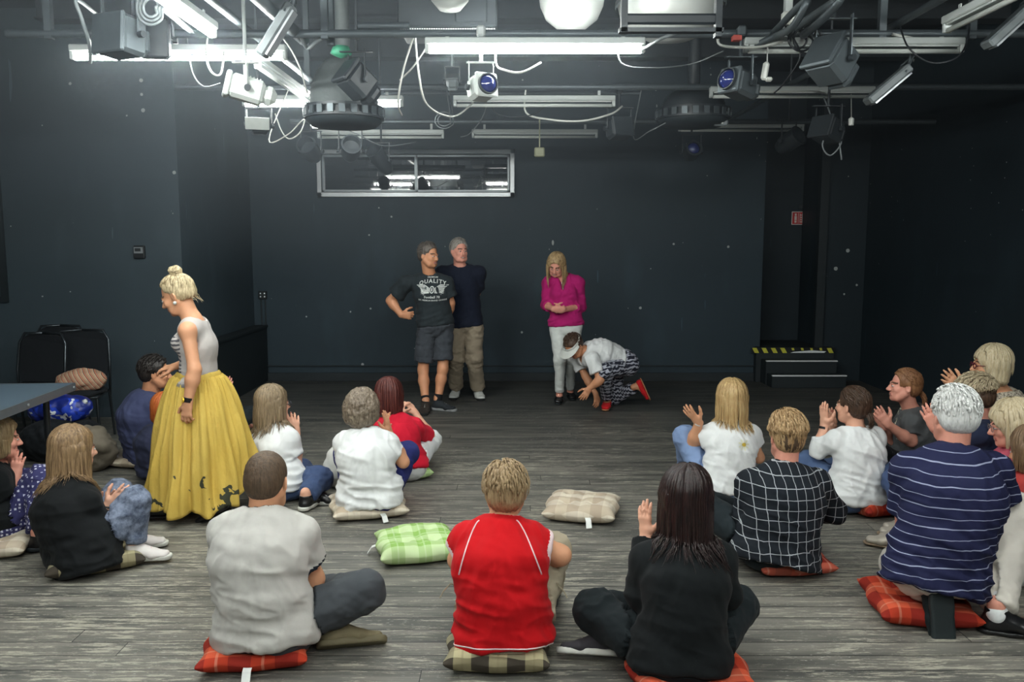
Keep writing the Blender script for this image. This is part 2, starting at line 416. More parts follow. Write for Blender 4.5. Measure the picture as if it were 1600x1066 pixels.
def floor_mat():
    t = NT('worn black painted boards'); x, y, z = t.sep(); BW = .118
    row = t.math('DIVIDE', y, BW); ri = t.math('FLOOR', row); rf = t.math('FRACT', row)
    wn = t.n('ShaderNodeTexWhiteNoise', noise_dimensions='1D'); t.l(ri, wn.inputs['W'])
    xo = t.math('ADD', t.math('DIVIDE', x, 3.9), t.math('MULTIPLY', wn.outputs['Value'], 7.3))
    xi = t.math('FLOOR', xo); xf = t.math('FRACT', xo)
    cb = t.n('ShaderNodeCombineXYZ'); t.l(xi, cb.inputs[0]); t.l(ri, cb.inputs[1])
    w2 = t.n('ShaderNodeTexWhiteNoise', noise_dimensions='3D'); t.l(cb.outputs[0], w2.inputs['Vector'])
    tone = w2.outputs['Value']
    # coordinates that differ from board to board
    cv = t.n('ShaderNodeCombineXYZ'); t.l(t.math('ADD', x, t.math('MULTIPLY', tone, 31.0)), cv.inputs[0]); t.l(y, cv.inputs[1]); t.l(tone, cv.inputs[2])
    grain = t.noise(1, 5, vec=t.sc((3.5, 60, 1), cv.outputs[0]), rough=.6)
    wear = t.noise(1, 6, vec=t.sc((5, 46, 1), cv.outputs[0]), rough=.78)
    patch = t.noise(.75, 4, rough=.6)
    base = t.mix(tone, sr(80, 81, 77), sr(118, 116, 108))
    base = t.mix(t.ramp(grain, [(.3, (0, 0, 0)), (.75, (1, 1, 1))]), base, sr(134, 130, 120))
    dk = t.ramp(t.noise(1, 3, vec=t.sc((1.4, 9, 1), cv.outputs[0])), [(.35, (1, 1, 1)), (.6, (0, 0, 0))])
    base = t.mix(t.math('MULTIPLY', dk, .6), base, sr(40, 44, 46))
    far = t.ramp(t.math('DIVIDE', y, 11.0), [(.56, (0, 0, 0)), (.84, (1, 1, 1))])     # darker and less worn towards the stage end
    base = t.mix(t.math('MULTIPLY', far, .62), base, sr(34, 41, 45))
    th = t.math('ADD', t.math('MULTIPLY', patch, -.34), t.math('ADD', .738, t.math('MULTIPLY', far, .12)))
    worn = t.math('GREATER_THAN', wear, th)
    soft = t.math('MULTIPLY', t.math('SUBTRACT', wear, t.math('SUBTRACT', th, .06)), 7.0)
    soft = t.math('MINIMUM', t.math('MAXIMUM', soft, 0.0), .32)
    base = t.mix(soft, base, sr(118, 114, 104))
    base = t.mix(t.math('MULTIPLY', worn, .75), base, sr(172, 168, 152))
    fl = t.noise(1, 4, vec=t.sc((26, 80, 1)), rough=.75); fm = t.ramp(t.noise(1.1, 3), [(.42, (0, 0, 0)), (.62, (1, 1, 1))])
    fleck = t.math('MULTIPLY', t.math('GREATER_THAN', fl, .622), fm)
    base = t.mix(t.math('MULTIPLY', fleck, .8), base, sr(178, 178, 168))
    gap = t.math('MAXIMUM', t.math('LESS_THAN', rf, .045), t.math('MULTIPLY', t.math('LESS_THAN', xf, .0010), 1.0))
    base = t.mix(gap, base, sr(18, 22, 24))
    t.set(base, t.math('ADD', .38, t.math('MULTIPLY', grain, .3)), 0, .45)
    h = t.math('SUBTRACT', t.math('MULTIPLY', grain, .35), gap); t.bump(h, .5, .004); return t.m
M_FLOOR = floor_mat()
M_TAPE_Y = plain('yellow tape', sr(205, 200, 70), .5); M_ALU = plain('brushed aluminium', sr(170, 175, 178), .35, .6, var=.05)
M_EDGE = plain('pale nosing strip', sr(240, 244, 246), .5); M_WHITE = plain('white enamel', sr(205, 208, 202), .45, var=.05, bump=.03)

def struct(name, mb, m, parent=None, **kw):
    o = mb.build(name, m, parent)
    if parent is None: o['kind'] = 'structure'
    return o
YB, ZC = 10.3, 3.9
XL, XR = -3.2, 4.35
struct('floor', MB().box((0, 4.0, -.05), (12.6, 15.6, .1)), M_FLOOR)
struct('ceiling', MB().box((0, 4.0, ZC + .05), (12.6, 15.6, .1)), M_CEIL)
# back wall with the recess on the right
struct('wall_back', MB().box(((XL + 3.09) / 2, YB + .35, ZC / 2), (3.09 - XL, .7, ZC)), M_WALL)
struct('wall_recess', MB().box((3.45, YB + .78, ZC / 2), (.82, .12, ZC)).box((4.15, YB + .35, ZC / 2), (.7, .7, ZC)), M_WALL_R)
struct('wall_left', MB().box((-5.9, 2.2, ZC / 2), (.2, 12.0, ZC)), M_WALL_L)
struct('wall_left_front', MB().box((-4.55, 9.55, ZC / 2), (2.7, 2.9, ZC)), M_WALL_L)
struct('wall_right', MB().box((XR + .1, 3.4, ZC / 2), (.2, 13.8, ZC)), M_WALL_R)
struct('wall_front', MB().box((-.7, -3.6, ZC / 2), (10.2, .2, ZC)), M_WALL)
struct('baseboard_back', MB().box(((XL + 3.09) / 2, YB - .012, .05), (3.09 - XL, .024, .1)).box(((XL + 3.09) / 2, YB - .02, .19), (3.09 - XL, .012, .012)), M_DARK)
struct('baseboard_left', MB().box((XL + .07, 9.3, .34), (.16, 2.0, .68)).box((XL + .075, 9.3, .69), (.18, 2.02, .025)), M_DARK)
struct('trim_1', MB().box((3.80, YB - .02, 2.0), (.10, .08, 3.8)), M_DARK)
struct('trim_2', MB().box((-4.93, 8.085, 2.55), (.06, .03, 2.7)).box((-5.3, 8.085, 1.17), (.8, .03, .06)), M_DARK)
struct('floor_recess', MB().box((3.50, YB + .30, .215), (.96, .80, .43)), M_DARK)

# window high in the back wall
def window():
    a = P(497, 308, YB - .03); b = P(804, 234, YB - .03); x0, z0, x1, z1 = a[0], a[2], b[0], b[2]; y = YB - .03
    w = empty('window_1', ((x0 + x1) / 2, YB, z0), kind='structure'); o = V3(*w.location)
    fr = MB(); t = .055
    for (cx, cz, sx, sz) in (((x0 + x1) / 2, z0 + t / 2, x1 - x0, t), ((x0 + x1) / 2, z1 - t / 2, x1 - x0, t),
                             (x0 + t / 2, (z0 + z1) / 2, t, z1 - z0), (x1 - t / 2, (z0 + z1) / 2, t, z1 - z0)):
        fr.box(V3(cx, y - .01, cz) - o, (sx, .07, sz), bev=.004)
    fr.build('window_frame', M_ALU, w)
    xm = x0 + (x1 - x0) * .5
    gl = NT('dark window glass'); gl.set((.005, .007, .009), .02, 0, 1.0); gl.b.inputs['IOR'].default_value = 1.9
    M_ALU2 = plain('pale aluminium sash', sr(140, 148, 152), .4, .5, var=.05)
    for (u0, u1, dy) in ((x0 + .06, xm + .02, 0), (xm - .02, x1 - .06, .018)):
        s = MB(); q = .028; zz0, zz1 = z0 + .06, z1 - .06
        for (cx, cz, sx, sz) in (((u0 + u1) / 2, zz0 + q / 2, u1 - u0, q), ((u0 + u1) / 2, zz1 - q / 2, u1 - u0, q),
                                 (u0 + q / 2, (zz0 + zz1) / 2, q, zz1 - zz0), (u1 - q / 2, (zz0 + zz1) / 2, q, zz1 - zz0)):
            s.box(V3(cx, y - .005 + dy, cz) - o, (sx, .03, sz), bev=.003)
        sash = s.build('sash', M_ALU2, w)
        MB().box(V3((u0 + u1) / 2, y + .002 + dy, (zz0 + zz1) / 2) - o, (u1 - u0 - .02, .006, zz1 - zz0 - .02)).build('glass_pane', gl.m, sash)
window()

# steps up to the recess
def steps():
    t = empty('stage_steps', (3.52, 9.98, 0), label='low black wooden steps with pale edges at the right end of the back wall', cat='steps')
    o = V3(3.52, 9.98, 0)
    for (y0, z, x0, x1) in ((9.76, .145, 3.09, 3.97), (9.98, .29, 3.08, 3.94)):
        s = MB().box(V3((x0 + x1) / 2, y0 + .11, z / 2) - o, (x1 - x0, .22, z), bev=.004).build('step', M_DARK, t)
        MB().box(V3((x0 + x1) / 2, y0 + .005, z + .004) - o, (x1 - x0, .045, .012)).build('nosing', M_EDGE, s)
    return t
steps()
hz = empty('hazard_tape', (3.50, 10.1965, .396), label='yellow and black striped hazard tape along the platform edge above the steps', cat='tape'); hz.rotation_euler = (math.pi / 2, 0, 0); hz.scale = (1, .6, 1)
mb = MB(); my = MB(); mw = MB()
for k in range(9):
    x = -.50 + k * .115
    my = MB()
    my.add([(x, -.055, .004), (x + .055, -.055, .004), (x + .02, .05, .004), (x - .035, .05, .004)], [(0, 1, 2, 3)]) if k in (0, 1, 2, 3, 8) else \
        my.add([(x, 0, .004), (x + .03, -.0, .004), (x + .02, .05, .004), (x - .01, .05, .004)], [(0, 1, 2, 3)])
    my.build('yellow_stripe', M_TAPE_Y, hz)
mb.box((-.03, 0, .0), (1.02, .11, .005)).build('tape_band', plain('black tape', sr(14, 18, 20), .5), hz)
mw.add([(-.06, -.052, .0035), (.36, -.05, .0035), (.38, -.02, .0035), (.2, -.0, .0035), (.05, -.02, .0035), (-.02, -.03, .0035)], [(0, 1, 2, 3, 4, 5)]).build('worn_patch', M_EDGE, hz)

# fire sign on the recess wall
def sign():
    c = P(1247, 341, YB + .715); t = empty('fire_safety_sign', c, label='small square red fire safety sign with white pictograms on the dark recess wall', cat='sign')
    M_RED = plain('sign red', sr(190, 40, 40), .45, var=.04); M_W = plain('sign white', sr(225, 215, 210), .5, var=.03)
    MB().box((0, 0, 0), (.17, .008, .17), bev=.002).build('border', M_W, t)
    MB().box((0, -.005, 0), (.152, .004, .152)).build('panel', M_RED, t)
    g = MB()
    g.box((-.035, -.008, .045), (.022, .003, .03)).box((-.035, -.008, .0), (.03, .003, .05)).box((-.035, -.008, -.045), (.026, .003, .03))
    for q in (-.05, -.02, .01, .04): g.box((.035, -.008, q), (.03, .003, .010))
    g.box((.022, -.008, 0), (.006, .003, .12)).box((.05, -.008, 0), (.006, .003, .12)).box((0, -.008, 0), (.005, .003, .13))
    g.build('pictogram', M_W, t)
    tag(MB().box(P(1252, 323, YB + .712), (.07, .016, .07), bev=.006).build('junction_box', M_DARK), 'small dark junction box on the wall just above the red sign', 'junction box')
sign()
def thermostat():
    c = P(218, 394, 8.08); t = empty('wall_controller', c, label='small black wall controller with a pale screen on the left wall', cat='thermostat')
    MB().box((0, 0, 0), (.105, .045, .125), bev=.008).build('housing', plain('black plastic', sr(20, 24, 26), .45), t)
    MB().box((0, -.024, .018), (.085, .006, .06)).build('bezel', M_ALU, t)
    MB().box((-.005, -.028, .022), (.055, .004, .03)).build('screen', plain('dark screen', sr(40, 44, 44), .3), t)
thermostat()
def sockets():
    c = P(411, 461, YB - .01); t = empty('wall_socket', c, label='black double socket with two conduits running down beside the left end of the back wall', cat='socket')
    MB().box((0, -.01, 0), (.10, .03, .10), bev=.006).build('faceplate', M_DARK, t)
    for x in (-.025, .025):
        MB().cyl((x, -.026, .02), (x, -.022, .02), .009, n=10).cyl((x, -.026, -.02), (x, -.022, -.02), .009, n=10).build('outlet', M_EDGE, t)
        MB().cyl((x, .0, -.05), (x, .0, -c[2] + .1), .008, n=8).build('conduit', M_DARK, t)
sockets()
# ------------------------------------------------------------------ overhead rig
tb = NT('lit tube'); tb.set((1, 1, 1), .5); tb.b.inputs['Emission Color'].default_value = (*TUBE_COL, 1); tb.b.inputs['Emission Strength'].default_value = TUBE_POWER
M_LIT = tb.m
M_TUBE_OFF = plain('unlit white tube', sr(200, 205, 200), .3, var=.02, bump=0)
M_CHAN = plain('white lamp channel', sr(178, 184, 182), .5, var=.06)
M_PIPE = plain('grey steel pipe', sr(82, 90, 94), .45, .5); M_BLK = plain('black enamel', sr(38, 44, 48), .5)
M_GREY = plain('grey lamp enamel', sr(105, 112, 114), .5); M_PALE = plain('pale lamp enamel', sr(176, 182, 178), .5)
M_CABW = plain('white cable', sr(190, 192, 186), .5, bump=0); M_CABB = plain('black cable', sr(30, 34, 38), .5, bump=0); M_CABG = plain('grey cable', sr(110, 116, 118), .5, bump=0)
M_LENS = plain('blue coated lens', (.012, .02, .12), .08, 0, 1.0, bump=0)
PZ = 2.88
def fixture(x, Y, z, label, lit=False, ydir=False, L=1.25, grp=None):
    t = empty('fluorescent_lamp', (x, Y, z), math.pi / 2 if ydir else 0, label=label, cat='ceiling lamp', group=grp)
    MB().box((0, 0, .035), (L, .058, .04), bev=.006).box((0, 0, .012), (L - .06, .03, .012)).build('lamp_channel', M_CHAN, t)
    for s in (-1, 1): MB().box((s * (L / 2 - .012), 0, .0), (.024, .042, .055), bev=.004).build('lamp_holder', M_CHAN, t)
    MB().cyl((-L / 2 + .026, 0, -.018), (L / 2 - .026, 0, -.018), .0135, n=10).build('tube', M_LIT if lit else M_TUBE_OFF, t, smooth=True)
    for s in (-1, 1): MB().box((s * L * .40, .0, .055 + (PZ - z - .055) / 2), (.022, .006, PZ - z - .05)).build('hanger', M_CHAN, t)
    return t
def px_x(px, Y): return P(px, 100, Y)[0]
ZL = 2.80
fixture(px_x(280, 4.98), 4.98, ZL, 'lit fluorescent tube lamp hanging front left over the stage edge', True)
fixture(px_x(836, 4.9), 4.9, ZL + .02, 'lit fluorescent tube lamp hanging front centre below the round ducts', True)
fixture(px_x(1332, 4.9), 4.9, ZL + .02, 'unlit white fluorescent lamp at the front right of the rig')
fixture(px_x(503, 6.65), 6.65, ZL, 'lit fluorescent lamp of the second row behind the vented drum', True)
fixture(px_x(835, 6.6), 6.6, ZL - .01, 'unlit fluorescent lamp of the second row at the centre')
fixture(px_x(1239, 6.5), 6.5, ZL + .04, 'unlit fluorescent lamp of the second row at the right')
fixture(px_x(593, 8.4), 8.4, ZL - .03, 'unlit fluorescent lamp of the back row above the left half of the window')
fixture(px_x(836, 8.45), 8.45, ZL - .02, 'unlit fluorescent lamp of the back row reaching past the right end of the window')
fixture(px_x(1161, 8.5), 8.5, ZL + .05, 'unlit fluorescent lamp of the back row, farthest right')
fixture(-1.55, 3.85, ZL, 'lit fluorescent lamp pointing towards the back wall at the upper left', True, True)
fixture(-1.55, 5.85, ZL, 'unlit fluorescent lamp pointing towards the back wall behind the left profile spotlight', False, True)
fixture(2.2, 3.75, ZL, 'unlit fluorescent lamp pointing towards the back wall at the upper right', False, True)
# the same rig goes on over the spectators, above the picture's top edge
for i, (x, Y) in enumerate(((-2.3, 3.1), (.1, 3.1), (2.4, 3.1), (-2.3, 1.2), (.1, 1.2), (2.4, 1.2), (-2.3, -.8), (.1, -.8), (2.4, -.8))):
    fixture(x, Y, ZL, 'lit fluorescent lamp over the spectators, %s one of the %s row' % (('left', 'middle', 'right')[i % 3], ('row nearest the stage', 'middle', 'rearmost')[i // 3].replace('row ', '')), True, grp='lit lamps over the spectators')

def pipe(name, a, b, r=.024, label='', m=None, cat='pipe'):
    o = MB().cyl(a, b, r, n=12).build(name, m or M_PIPE, smooth=False, angle=40); return tag(o, label, cat)
for (Y, x0, x1, lab) in ((4.95, -2.9, 4.2, 'long horizontal steel pipe carrying the front row of lamps'),
                         (6.6, -2.6, 4.2, 'long horizontal steel pipe carrying the second row of lamps'),
                         (8.45, -2.2, 4.2, 'long horizontal steel pipe carrying the back row of lamps'),
                         (3.1, -3.4, 4.2, 'horizontal steel pipe above the nearest lamps at the top edge')):
    pipe('rig_pipe', (x0, Y, PZ + .03), (x1, Y, PZ + .03), .024, lab)
pipe('rig_pipe', (-1.55, 3.2, PZ + .08), (-1.55, 8.6, PZ + .08), .022, 'steel pipe running to the back wall on the left of the rig')
pipe('rig_pipe', (2.2, 3.2, PZ + .08), (2.2, 8.6, PZ + .08), .022, 'steel pipe running to the back wall on the right of the rig')
pipe('rig_pipe', (1.05, 5.2, 3.55), (4.0, 5.2, 3.55), .02, 'thin steel pipe near the ceiling at the upper right')
k = 0
for (px, Y, lab) in ((509, 4.95, 'left one of a pair of steel posts hanging from the ceiling beside the dark drum'),
                     (518, 5.1, 'right one of a pair of steel posts hanging from the ceiling beside the dark drum'),
                     (80, 4.95, 'thin steel post hanging from the ceiling at the far left'),
                     (1228, 4.95, 'white conduit post hanging from the ceiling above the white junction box'),
                     (1375, 4.95, 'thin steel post hanging from the ceiling right of the big floodlight'),
                     (480, 6.6, 'steel post of the second row left of the dark drum'),
                     (1515, 4.95, 'steel post hanging from the ceiling at the far right')):
    x = px_x(px, Y)
    tag(MB().box((x, Y, (PZ + ZC) / 2), (.04, .04, ZC - PZ)).build('hanging_post', M_CHAN if px == 1228 else M_PIPE), lab, 'post')
for (Y, z, dz, lab) in ((6.32, 3.6, .16, 'black steel beam crossing the ceiling nearest the lamps'), (7.6, 3.66, .2, 'black steel beam crossing the ceiling over the stage'), (9.3, 3.7, .2, 'black steel beam crossing the ceiling close to the back wall')):
    tag(MB().box((.1, Y, z + .1), (8.5, .12, dz)).box((.1, Y, z + .1 - dz / 2), (8.5, .2, .015)).box((.1, Y, z + .1 + dz / 2), (8.5, .2, .015)).build('ceiling_beam', M_CEIL), lab, 'beam')

def yoke(mb, c, R, w, h, top):
    """U bracket from both sides of a lamp body up to the pipe"""
    for s in (-1, 1): mb.box(c + R @ V3(s * w, 0, 0) + V3(0, 0, h / 2), (.006, .03, h))
    mb.box(c + V3(0, 0, h), (2 * w + .01, .03, .006)); mb.cyl(c + V3(0, 0, h), c + V3(0, 0, top), .01, n=8)
    mb.box(c + V3(0, 0, top), (.05, .06, .06), bev=.01)
def spotlight(px, py, Y, yaw, pitch, label, body, size=(.20, .34, .20), lens=True, kind='box', top=None, flaps=False):
    """box profile spot: body, front lens, yoke, knob"""
    c = P(px, py, Y); t = empty('stage_spotlight', c, label=label, cat='stage light')
    R = rotz(yaw) @ rotx(-pitch); w, l, h = size; O = V3(0, 0, 0)      # local -Y is the front
    b = MB()
    if kind == 'box':
        b.box(O, (w, l * .62, h), R, bev=.02); b.box(R @ V3(0, l * .40, 0), (w * .8, l * .28, h * .8), R, bev=.03)
        b.box(R @ V3(0, -l * .34, 0), (w * 1.05, l * .10, h * 1.05), R, bev=.008)
        for q in range(4): b.box(R @ V3(0, l * (.02 + .06 * q), h * .5), (w * .7, l * .02, .012), R)
    else:
        b.lathe([(0, l * .5), (w * .30, l * .48), (w * .42, l * .3), (w * .5, l * .1), (w * .5, -l * .42), (w * .54, -l * .43), (w * .54, -l * .5), (w * .46, -l * .5), (w * .44, -l * .2), (0, -l * .18)], O, R @ V3(0, 1, 0), 20)
    b.build('housing', body, t, angle=35)
    if lens:
        g = MB().lathe([(w * .40, 0), (w * .34, .02), (w * .2, .035), (0, .04)], R @ V3(0, -l * .40, 0), R @ V3(0, -1, 0), 20)
        ls = g.build('lens', M_LENS, t, smooth=True)
        MB().lathe([(w * .40, .0), (w * .45, .0), (w * .45, .02), (w * .40, .02), (w * .40, 0)], R @ V3(0, -l * .395, 0), R @ V3(0, -1, 0), 20).build('lens_ring', M_BLK, t, angle=35)
    y = MB(); tp = ((PZ + .03 if min(abs(Y - q) for q in (3.1, 4.95, 6.6, 8.45)) < .12 else ZC) if top is None else top) - c[2]; yoke(y, O, rotz(yaw), w * .60, min(h * 1.1, max(.05, tp - .04)), tp); y.build('yoke', body if body is not M_PALE else M_CHAN, t)
    kn = MB()
    for s in (-1, 1): kn.cyl(R @ V3(s * w * .6, 0, 0), R @ V3(s * w * .74, 0, 0), .018, n=10)
    kn.build('knob', M_BLK, t)
    if flaps:
        for (s, ax) in ((1, 0), (-1, 0), (1, 2), (-1, 2)):
            d = V3(0, 0, 0); d[ax] = s; cpt = R @ (V3(0, -l * .52, 0) + d * w * .62)
            Q = R @ (rotz(-s * .5) if ax == 0 else rotx(s * .5))
            MB().box(cpt, (.004 if ax == 0 else w * .9, l * .3, w * .9 if ax == 0 else .004), Q).build('barn_door', body, t)
    return t
R_ = math.radians
spotlight(190, 58, 4.6, R_(-25), R_(5), 'large grey floodlight hanging above the front left lamp', M_PIPE, (.22, .25, .20), lens=False)
spotlight(240, 62, 4.75, R_(10), R_(0), 'dark box floodlight hanging right beside the large grey floodlight', M_BLK, (.17, .16, .2), lens=False)
spotlight(385, 140, 4.7, R_(-68), R_(14), 'pale long profile spotlight tilted down below the end of the front left lamp', M_PALE, (.11, .30, .13), lens=False)
spotlight(405, 196, 5.6, R_(20), R_(35), 'small lamp with open pale barn doors hanging against the left wall', M_BLK, (.13, .12, .10), lens=False, flaps=False)
MBb = MB().box(P(402, 193, 5.5), (.15, .10, .005), rotz(.3) @ rotx(-.7)); tag(MBb.build('barn_door_flap', M_PALE), 'pale flat barn door flap lying open on the small lamp at the left wall', 'lamp flap')
spotlight(558, 128, 5.5, R_(-50), R_(38), 'black box spotlight tilted steeply in front of the dark drum', M_BLK, (.17, .30, .17), lens=False)
spotlight(752, 138, 4.9, R_(28), R_(8), 'pale spotlight with a blue lens just below the front centre lamp', M_PALE, (.13, .20, .13))
spotlight(1156, 133, 4.9, R_(-55), R_(12), 'dark spotlight with a blue lens facing left on the right side of the rig', M_PIPE, (.14, .26, .14))
spotlight(1300, 97, 4.55, R_(-60), R_(35), 'dark flood spotlight with a front plate hanging before the front right lamp', M_PIPE, (.19, .27, .20), lens=False)
spotlight(967, 202, 6.7, R_(25), R_(15), 'small dark box spotlight right of the second row centre lamp', M_BLK, (.18, .2, .15), lens=False)
spotlight(1080, 238, 8.1, R_(5), R_(20), 'small dark spotlight with a dim blue lens near the back wall', M_BLK, (.15, .2, .15), kind='can')
spotlight(1293, 204, 6.3, R_(-60), R_(20), 'black box spotlight with a loop of cable hanging far right', M_BLK, (.19, .24, .16), lens=False)
spotlight(486, 237, 8.0, R_(-10), R_(25), 'dark round can spotlight left of the window', M_BLK, (.17, .26, .17), kind='can', lens=False)
spotlight(548, 236, 7.6, R_(15), R_(20), 'dark can spotlight hanging in front of the window\'s left pane', M_BLK, (.17, .28, .17), kind='can', lens=False)
spotlight(596, 252, 8.3, R_(-30), R_(40), 'black can spotlight hanging low before the window\'s left pane', M_BLK, (.16, .30, .16), kind='can', lens=False)
spotlight(1232, 222, 8.2, R_(35), R_(25), 'black can spotlight beyond the right end of the back row', M_BLK, (.18, .26, .18), kind='can', lens=False)
spotlight(707, 128, 6.4, R_(0), R_(60), 'small grey open lamp frame left of the pale blue-lens spotlight', M_GREY, (.09, .12, .10), lens=False)

def strip_lamp(px, py, Y, d, label):
    c = P(px, py, Y); d = nrm(d); t = empty('tilted_work_lamp', c, label=label, cat='stage light'); B = basis(d)
    MB().box((0, 0, 0), (.10, .05, .30), B, bev=.01).build('housing', M_GREY, t)
    MB().box(B @ V3(0, -.03, 0), (.08, .01, .26), B).build('reflector', M_ALU, t)
    h = MB(); h.cyl(B @ V3(0, 0, .15), B @ V3(0, 0, .15) + V3(0.02, 0, .12), .008, n=8); h.tube([B @ V3(.05, 0, .1), B @ V3(.09, 0, .15) + V3(0, 0, .03), B @ V3(0, 0, .2) + V3(0, 0, .05), B @ V3(-.05, 0, .1)], .006, 6); h.build('bracket', M_PIPE, t)
    return t
strip_lamp(1387, 133, 4.97, (.7, 0, .6), 'small tilted work lamp hanging below the right end of the front right lamp')
strip_lamp(1576, 40, 4.5, (.75, 0, .7), 'tilted silver work lamp in the upper right corner')
strip_lamp(432, 48, 4.4, (.5, 0, .75), 'small silver lamp on a hook above the end of the front left lamp')

# vented drums (extractor hoods)
def drum(px, Y, rpx, ztop, zb, label, m, dome=True):
    c0 = P(px, 180, Y); r = rpx * Y / F_PX; t = empty('vent_drum', (c0[0], Y, zb), label=label, cat='ventilation drum')
    h = ztop - zb; rh = .085
    MB().lathe([(r * .55, rh), (r, rh), (r, rh - .006), (r * 1.0, rh - .02)], n=32).lathe([(r, .02), (r, 0), (r * .9, 0), (r * .9, rh)], n=32).build('drum_rim', M_BLK, t, angle=35)
    nb = 22
    for q in range(nb):
        a = 2 * math.pi * q / nb; MB().box((r * math.cos(a), r * math.sin(a), rh * .5 - .002), (.012, r * .15, rh - .03), rotz(a)).build('vent_bar', M_PIPE, t)
    MB().lathe([(r * .95, .01), (r * .93, -.02), (r * .8, -.05), (r * .3, -.06), (0, -.06)], n=32).build('drum_base', M_DARK, t, smooth=True)
    if dome:
        pr = [(r * .84, rh)]
        for q in range(14):
            a = q / 13 * math.pi * .46; rr = r * .84 * math.cos(a) ** .8; pr += [(rr + .008, rh + (h - rh) * math.sin(a) * .95), (rr, rh + (h - rh) * math.sin(a) * .95 + .008)]
        MB().lathe(pr + [(0.03, h)], n=32).build('duct_dome', m, t, smooth=True)
    MB().cyl((0, 0, h - .04), (0, 0, ZC - zb - .01), .05, n=14).build('duct_pipe', m, t, angle=40)
    return t
M_DUCTD = plain('dark ribbed duct', sr(92, 98, 98), .55, .2, nscale=50, bump=.5)
drum(538, 6.0, 60, 3.02, 2.58, 'dark ribbed domed vent drum with a slotted ring on the left of the rig', M_DUCTD)
drum(1083, 7.0, 56, 2.98, 2.72, 'black vent drum with a slotted metal ring right of the centre lamps', M_BLK)

M_DUCTW = plain('pale spiral duct', sr(190, 194, 190), .4, .35, nscale=8, bump=.3)
def round_duct(px, Y, rpx, ybot, label, m, name='round_duct'):
    c = P(px, ybot, Y); r = rpx * Y / F_PX; zb = c[2]; t = empty(name, (c[0], Y, zb), label=label, cat='duct')
    pr = [(0, 0), (r * .45, .015), (r * .78, .07), (r * .95, .15), (r, .22)]; z = .22
    while z < ZC - zb - .12: pr += [(r + .008, z + .02), (r, z + .04), (r, z + .11)]; z += .11
    MB().lathe(pr, n=36).build('duct_tube', m, t, smooth=True)
    MB().lathe([(r + .012, .21), (r + .02, .22), (r + .02, .25), (r + .012, .26)], n=36).build('duct_collar', M_GREY, t)
    return t
round_duct(893, 5.45, 50, 48, 'bright white round duct end above the front centre lamp', M_DUCTW)
round_duct(1046, 5.75, 78, 64, 'large pale round duct behind a dark frame at the top right of centre', M_DUCTW)
round_duct(703, 5.15, 36, 20, 'white round duct end at the top edge above the perforated box', M_DUCTW)
tag(MB().box(P(1048, 30, 4.15), (.46, .03, .05), rotx(.1), bev=.01).box(P(1048, 48, 4.15), (.50, .05, .02)).box(P(975, 25, 4.15), (.03, .05, .16)).box(P(1122, 25, 4.15), (.03, .05, .2)).build('duct_frame', M_BLK), 'dark steel frame across the large pale duct', 'frame')
def pbox():
    t = empty('perforated_fan_box', P(706, 45, 5.5) + V3(0, 0, .07), label='big dark fan box with a perforated grille underneath behind the front centre lamp', cat='fan box')
    MB().box((-.02, .1, .06), (.62, .46, .30), bev=.01).build('box_body', M_BLK, t)
    pf = NT('perforated steel'); x, y, z = pf.sep(); a = pf.math('GREATER_THAN', pf.math('SINE', pf.math('MULTIPLY', x, 420.)), -.2)
    b = pf.math('GREATER_THAN', pf.math('SINE', pf.math('MULTIPLY', y, 420.)), -.2); pf.set(pf.mix(pf.math('MINIMUM', a, b), sr(60, 64, 66), sr(196, 200, 198)), .45, .3)
    MB().box((-.02, .1, -.075), (.60, .44, .012), rotx(.12)).build('grille', pf.m, t)
    MB().box((.13, -.12, .02), (.2, .05, .17), bev=.008).build('control_box', M_BLK, t)
pbox()
jb = empty('white_junction_box', P(1229, 31, 4.9), label='white cable junction box on the conduit at the upper right', cat='junction box')
MB().box((0, -.03, 0), (.075, .05, .075), bev=.012).build('box_body', M_WHITE, jb); MB().cyl((.012, -.03, -.04), (.012, -.03, -.07), .006, n=8).cyl((-.012, -.03, -.04), (-.012, -.03, -.07), .006, n=8).build('cable_gland', M_BLK, jb)
cs = empty('white_cable_clamp', P(1198, 114, 4.85), label='white plastic cable clamp hanging under the left end of the front right lamp', cat='clamp')
MB().box((-.01, 0, .01), (.035, .03, .10), roty(.15), bev=.01).box((.012, 0, -.035), (.04, .03, .025), bev=.008).build('clamp_body', M_WHITE, cs)
MB().cyl((0, 0, .05), (0, 0, .16), .004, n=6).build('clamp_cord', M_CABW, cs)
tag(MB().lathe([(0, -.03), (.018, -.028), (.02, .02), (.008, .03), (0, .03)], P(1330, 190, 6.2), n=12).tube(sag(P(1330, 190, 6.2) + V3(0, 0, .03), P(1330, 140, 6.6), 0), .003, 5).build('hanging_plug', M_WHITE), 'small white plug hanging on a cord right of the rig', 'plug')
tag(MB().box(P(1151, 60, 4.9), (.05, .05, .03), bev=.003).build('red_marker', plain('red tape', sr(190, 80, 70), .6)), 'small red tape marker on the front pipe', 'tape marker')
tag(MB().lathe([(0, .05), (.05, .045), (.07, .0), (.03, -.02), (0, -.03)], P(533, 84, 5.6), n=14).build('green_cap', plain('green plastic', sr(60, 150, 115), .5), smooth=True), 'green plastic cap on top of the domed vent drum', 'cap')
tag(MB().box(P(843, 238, 8.3), (.10, .06, .09), bev=.01).box(P(843, 238, 8.3) + V3(0, -.04, 0), (.07, .01, .05)).box(P(843, 238, 8.3) + V3(0, 0, .16), (.012, .012, .30)).box(V3(P(843, 238, 8.3)[0], 8.38, 2.905), (.012, .17, .012)).build('emergency_light', plain('yellowish box', sr(170, 172, 140), .5)), 'small yellowish box light hanging right of the window', 'box light')
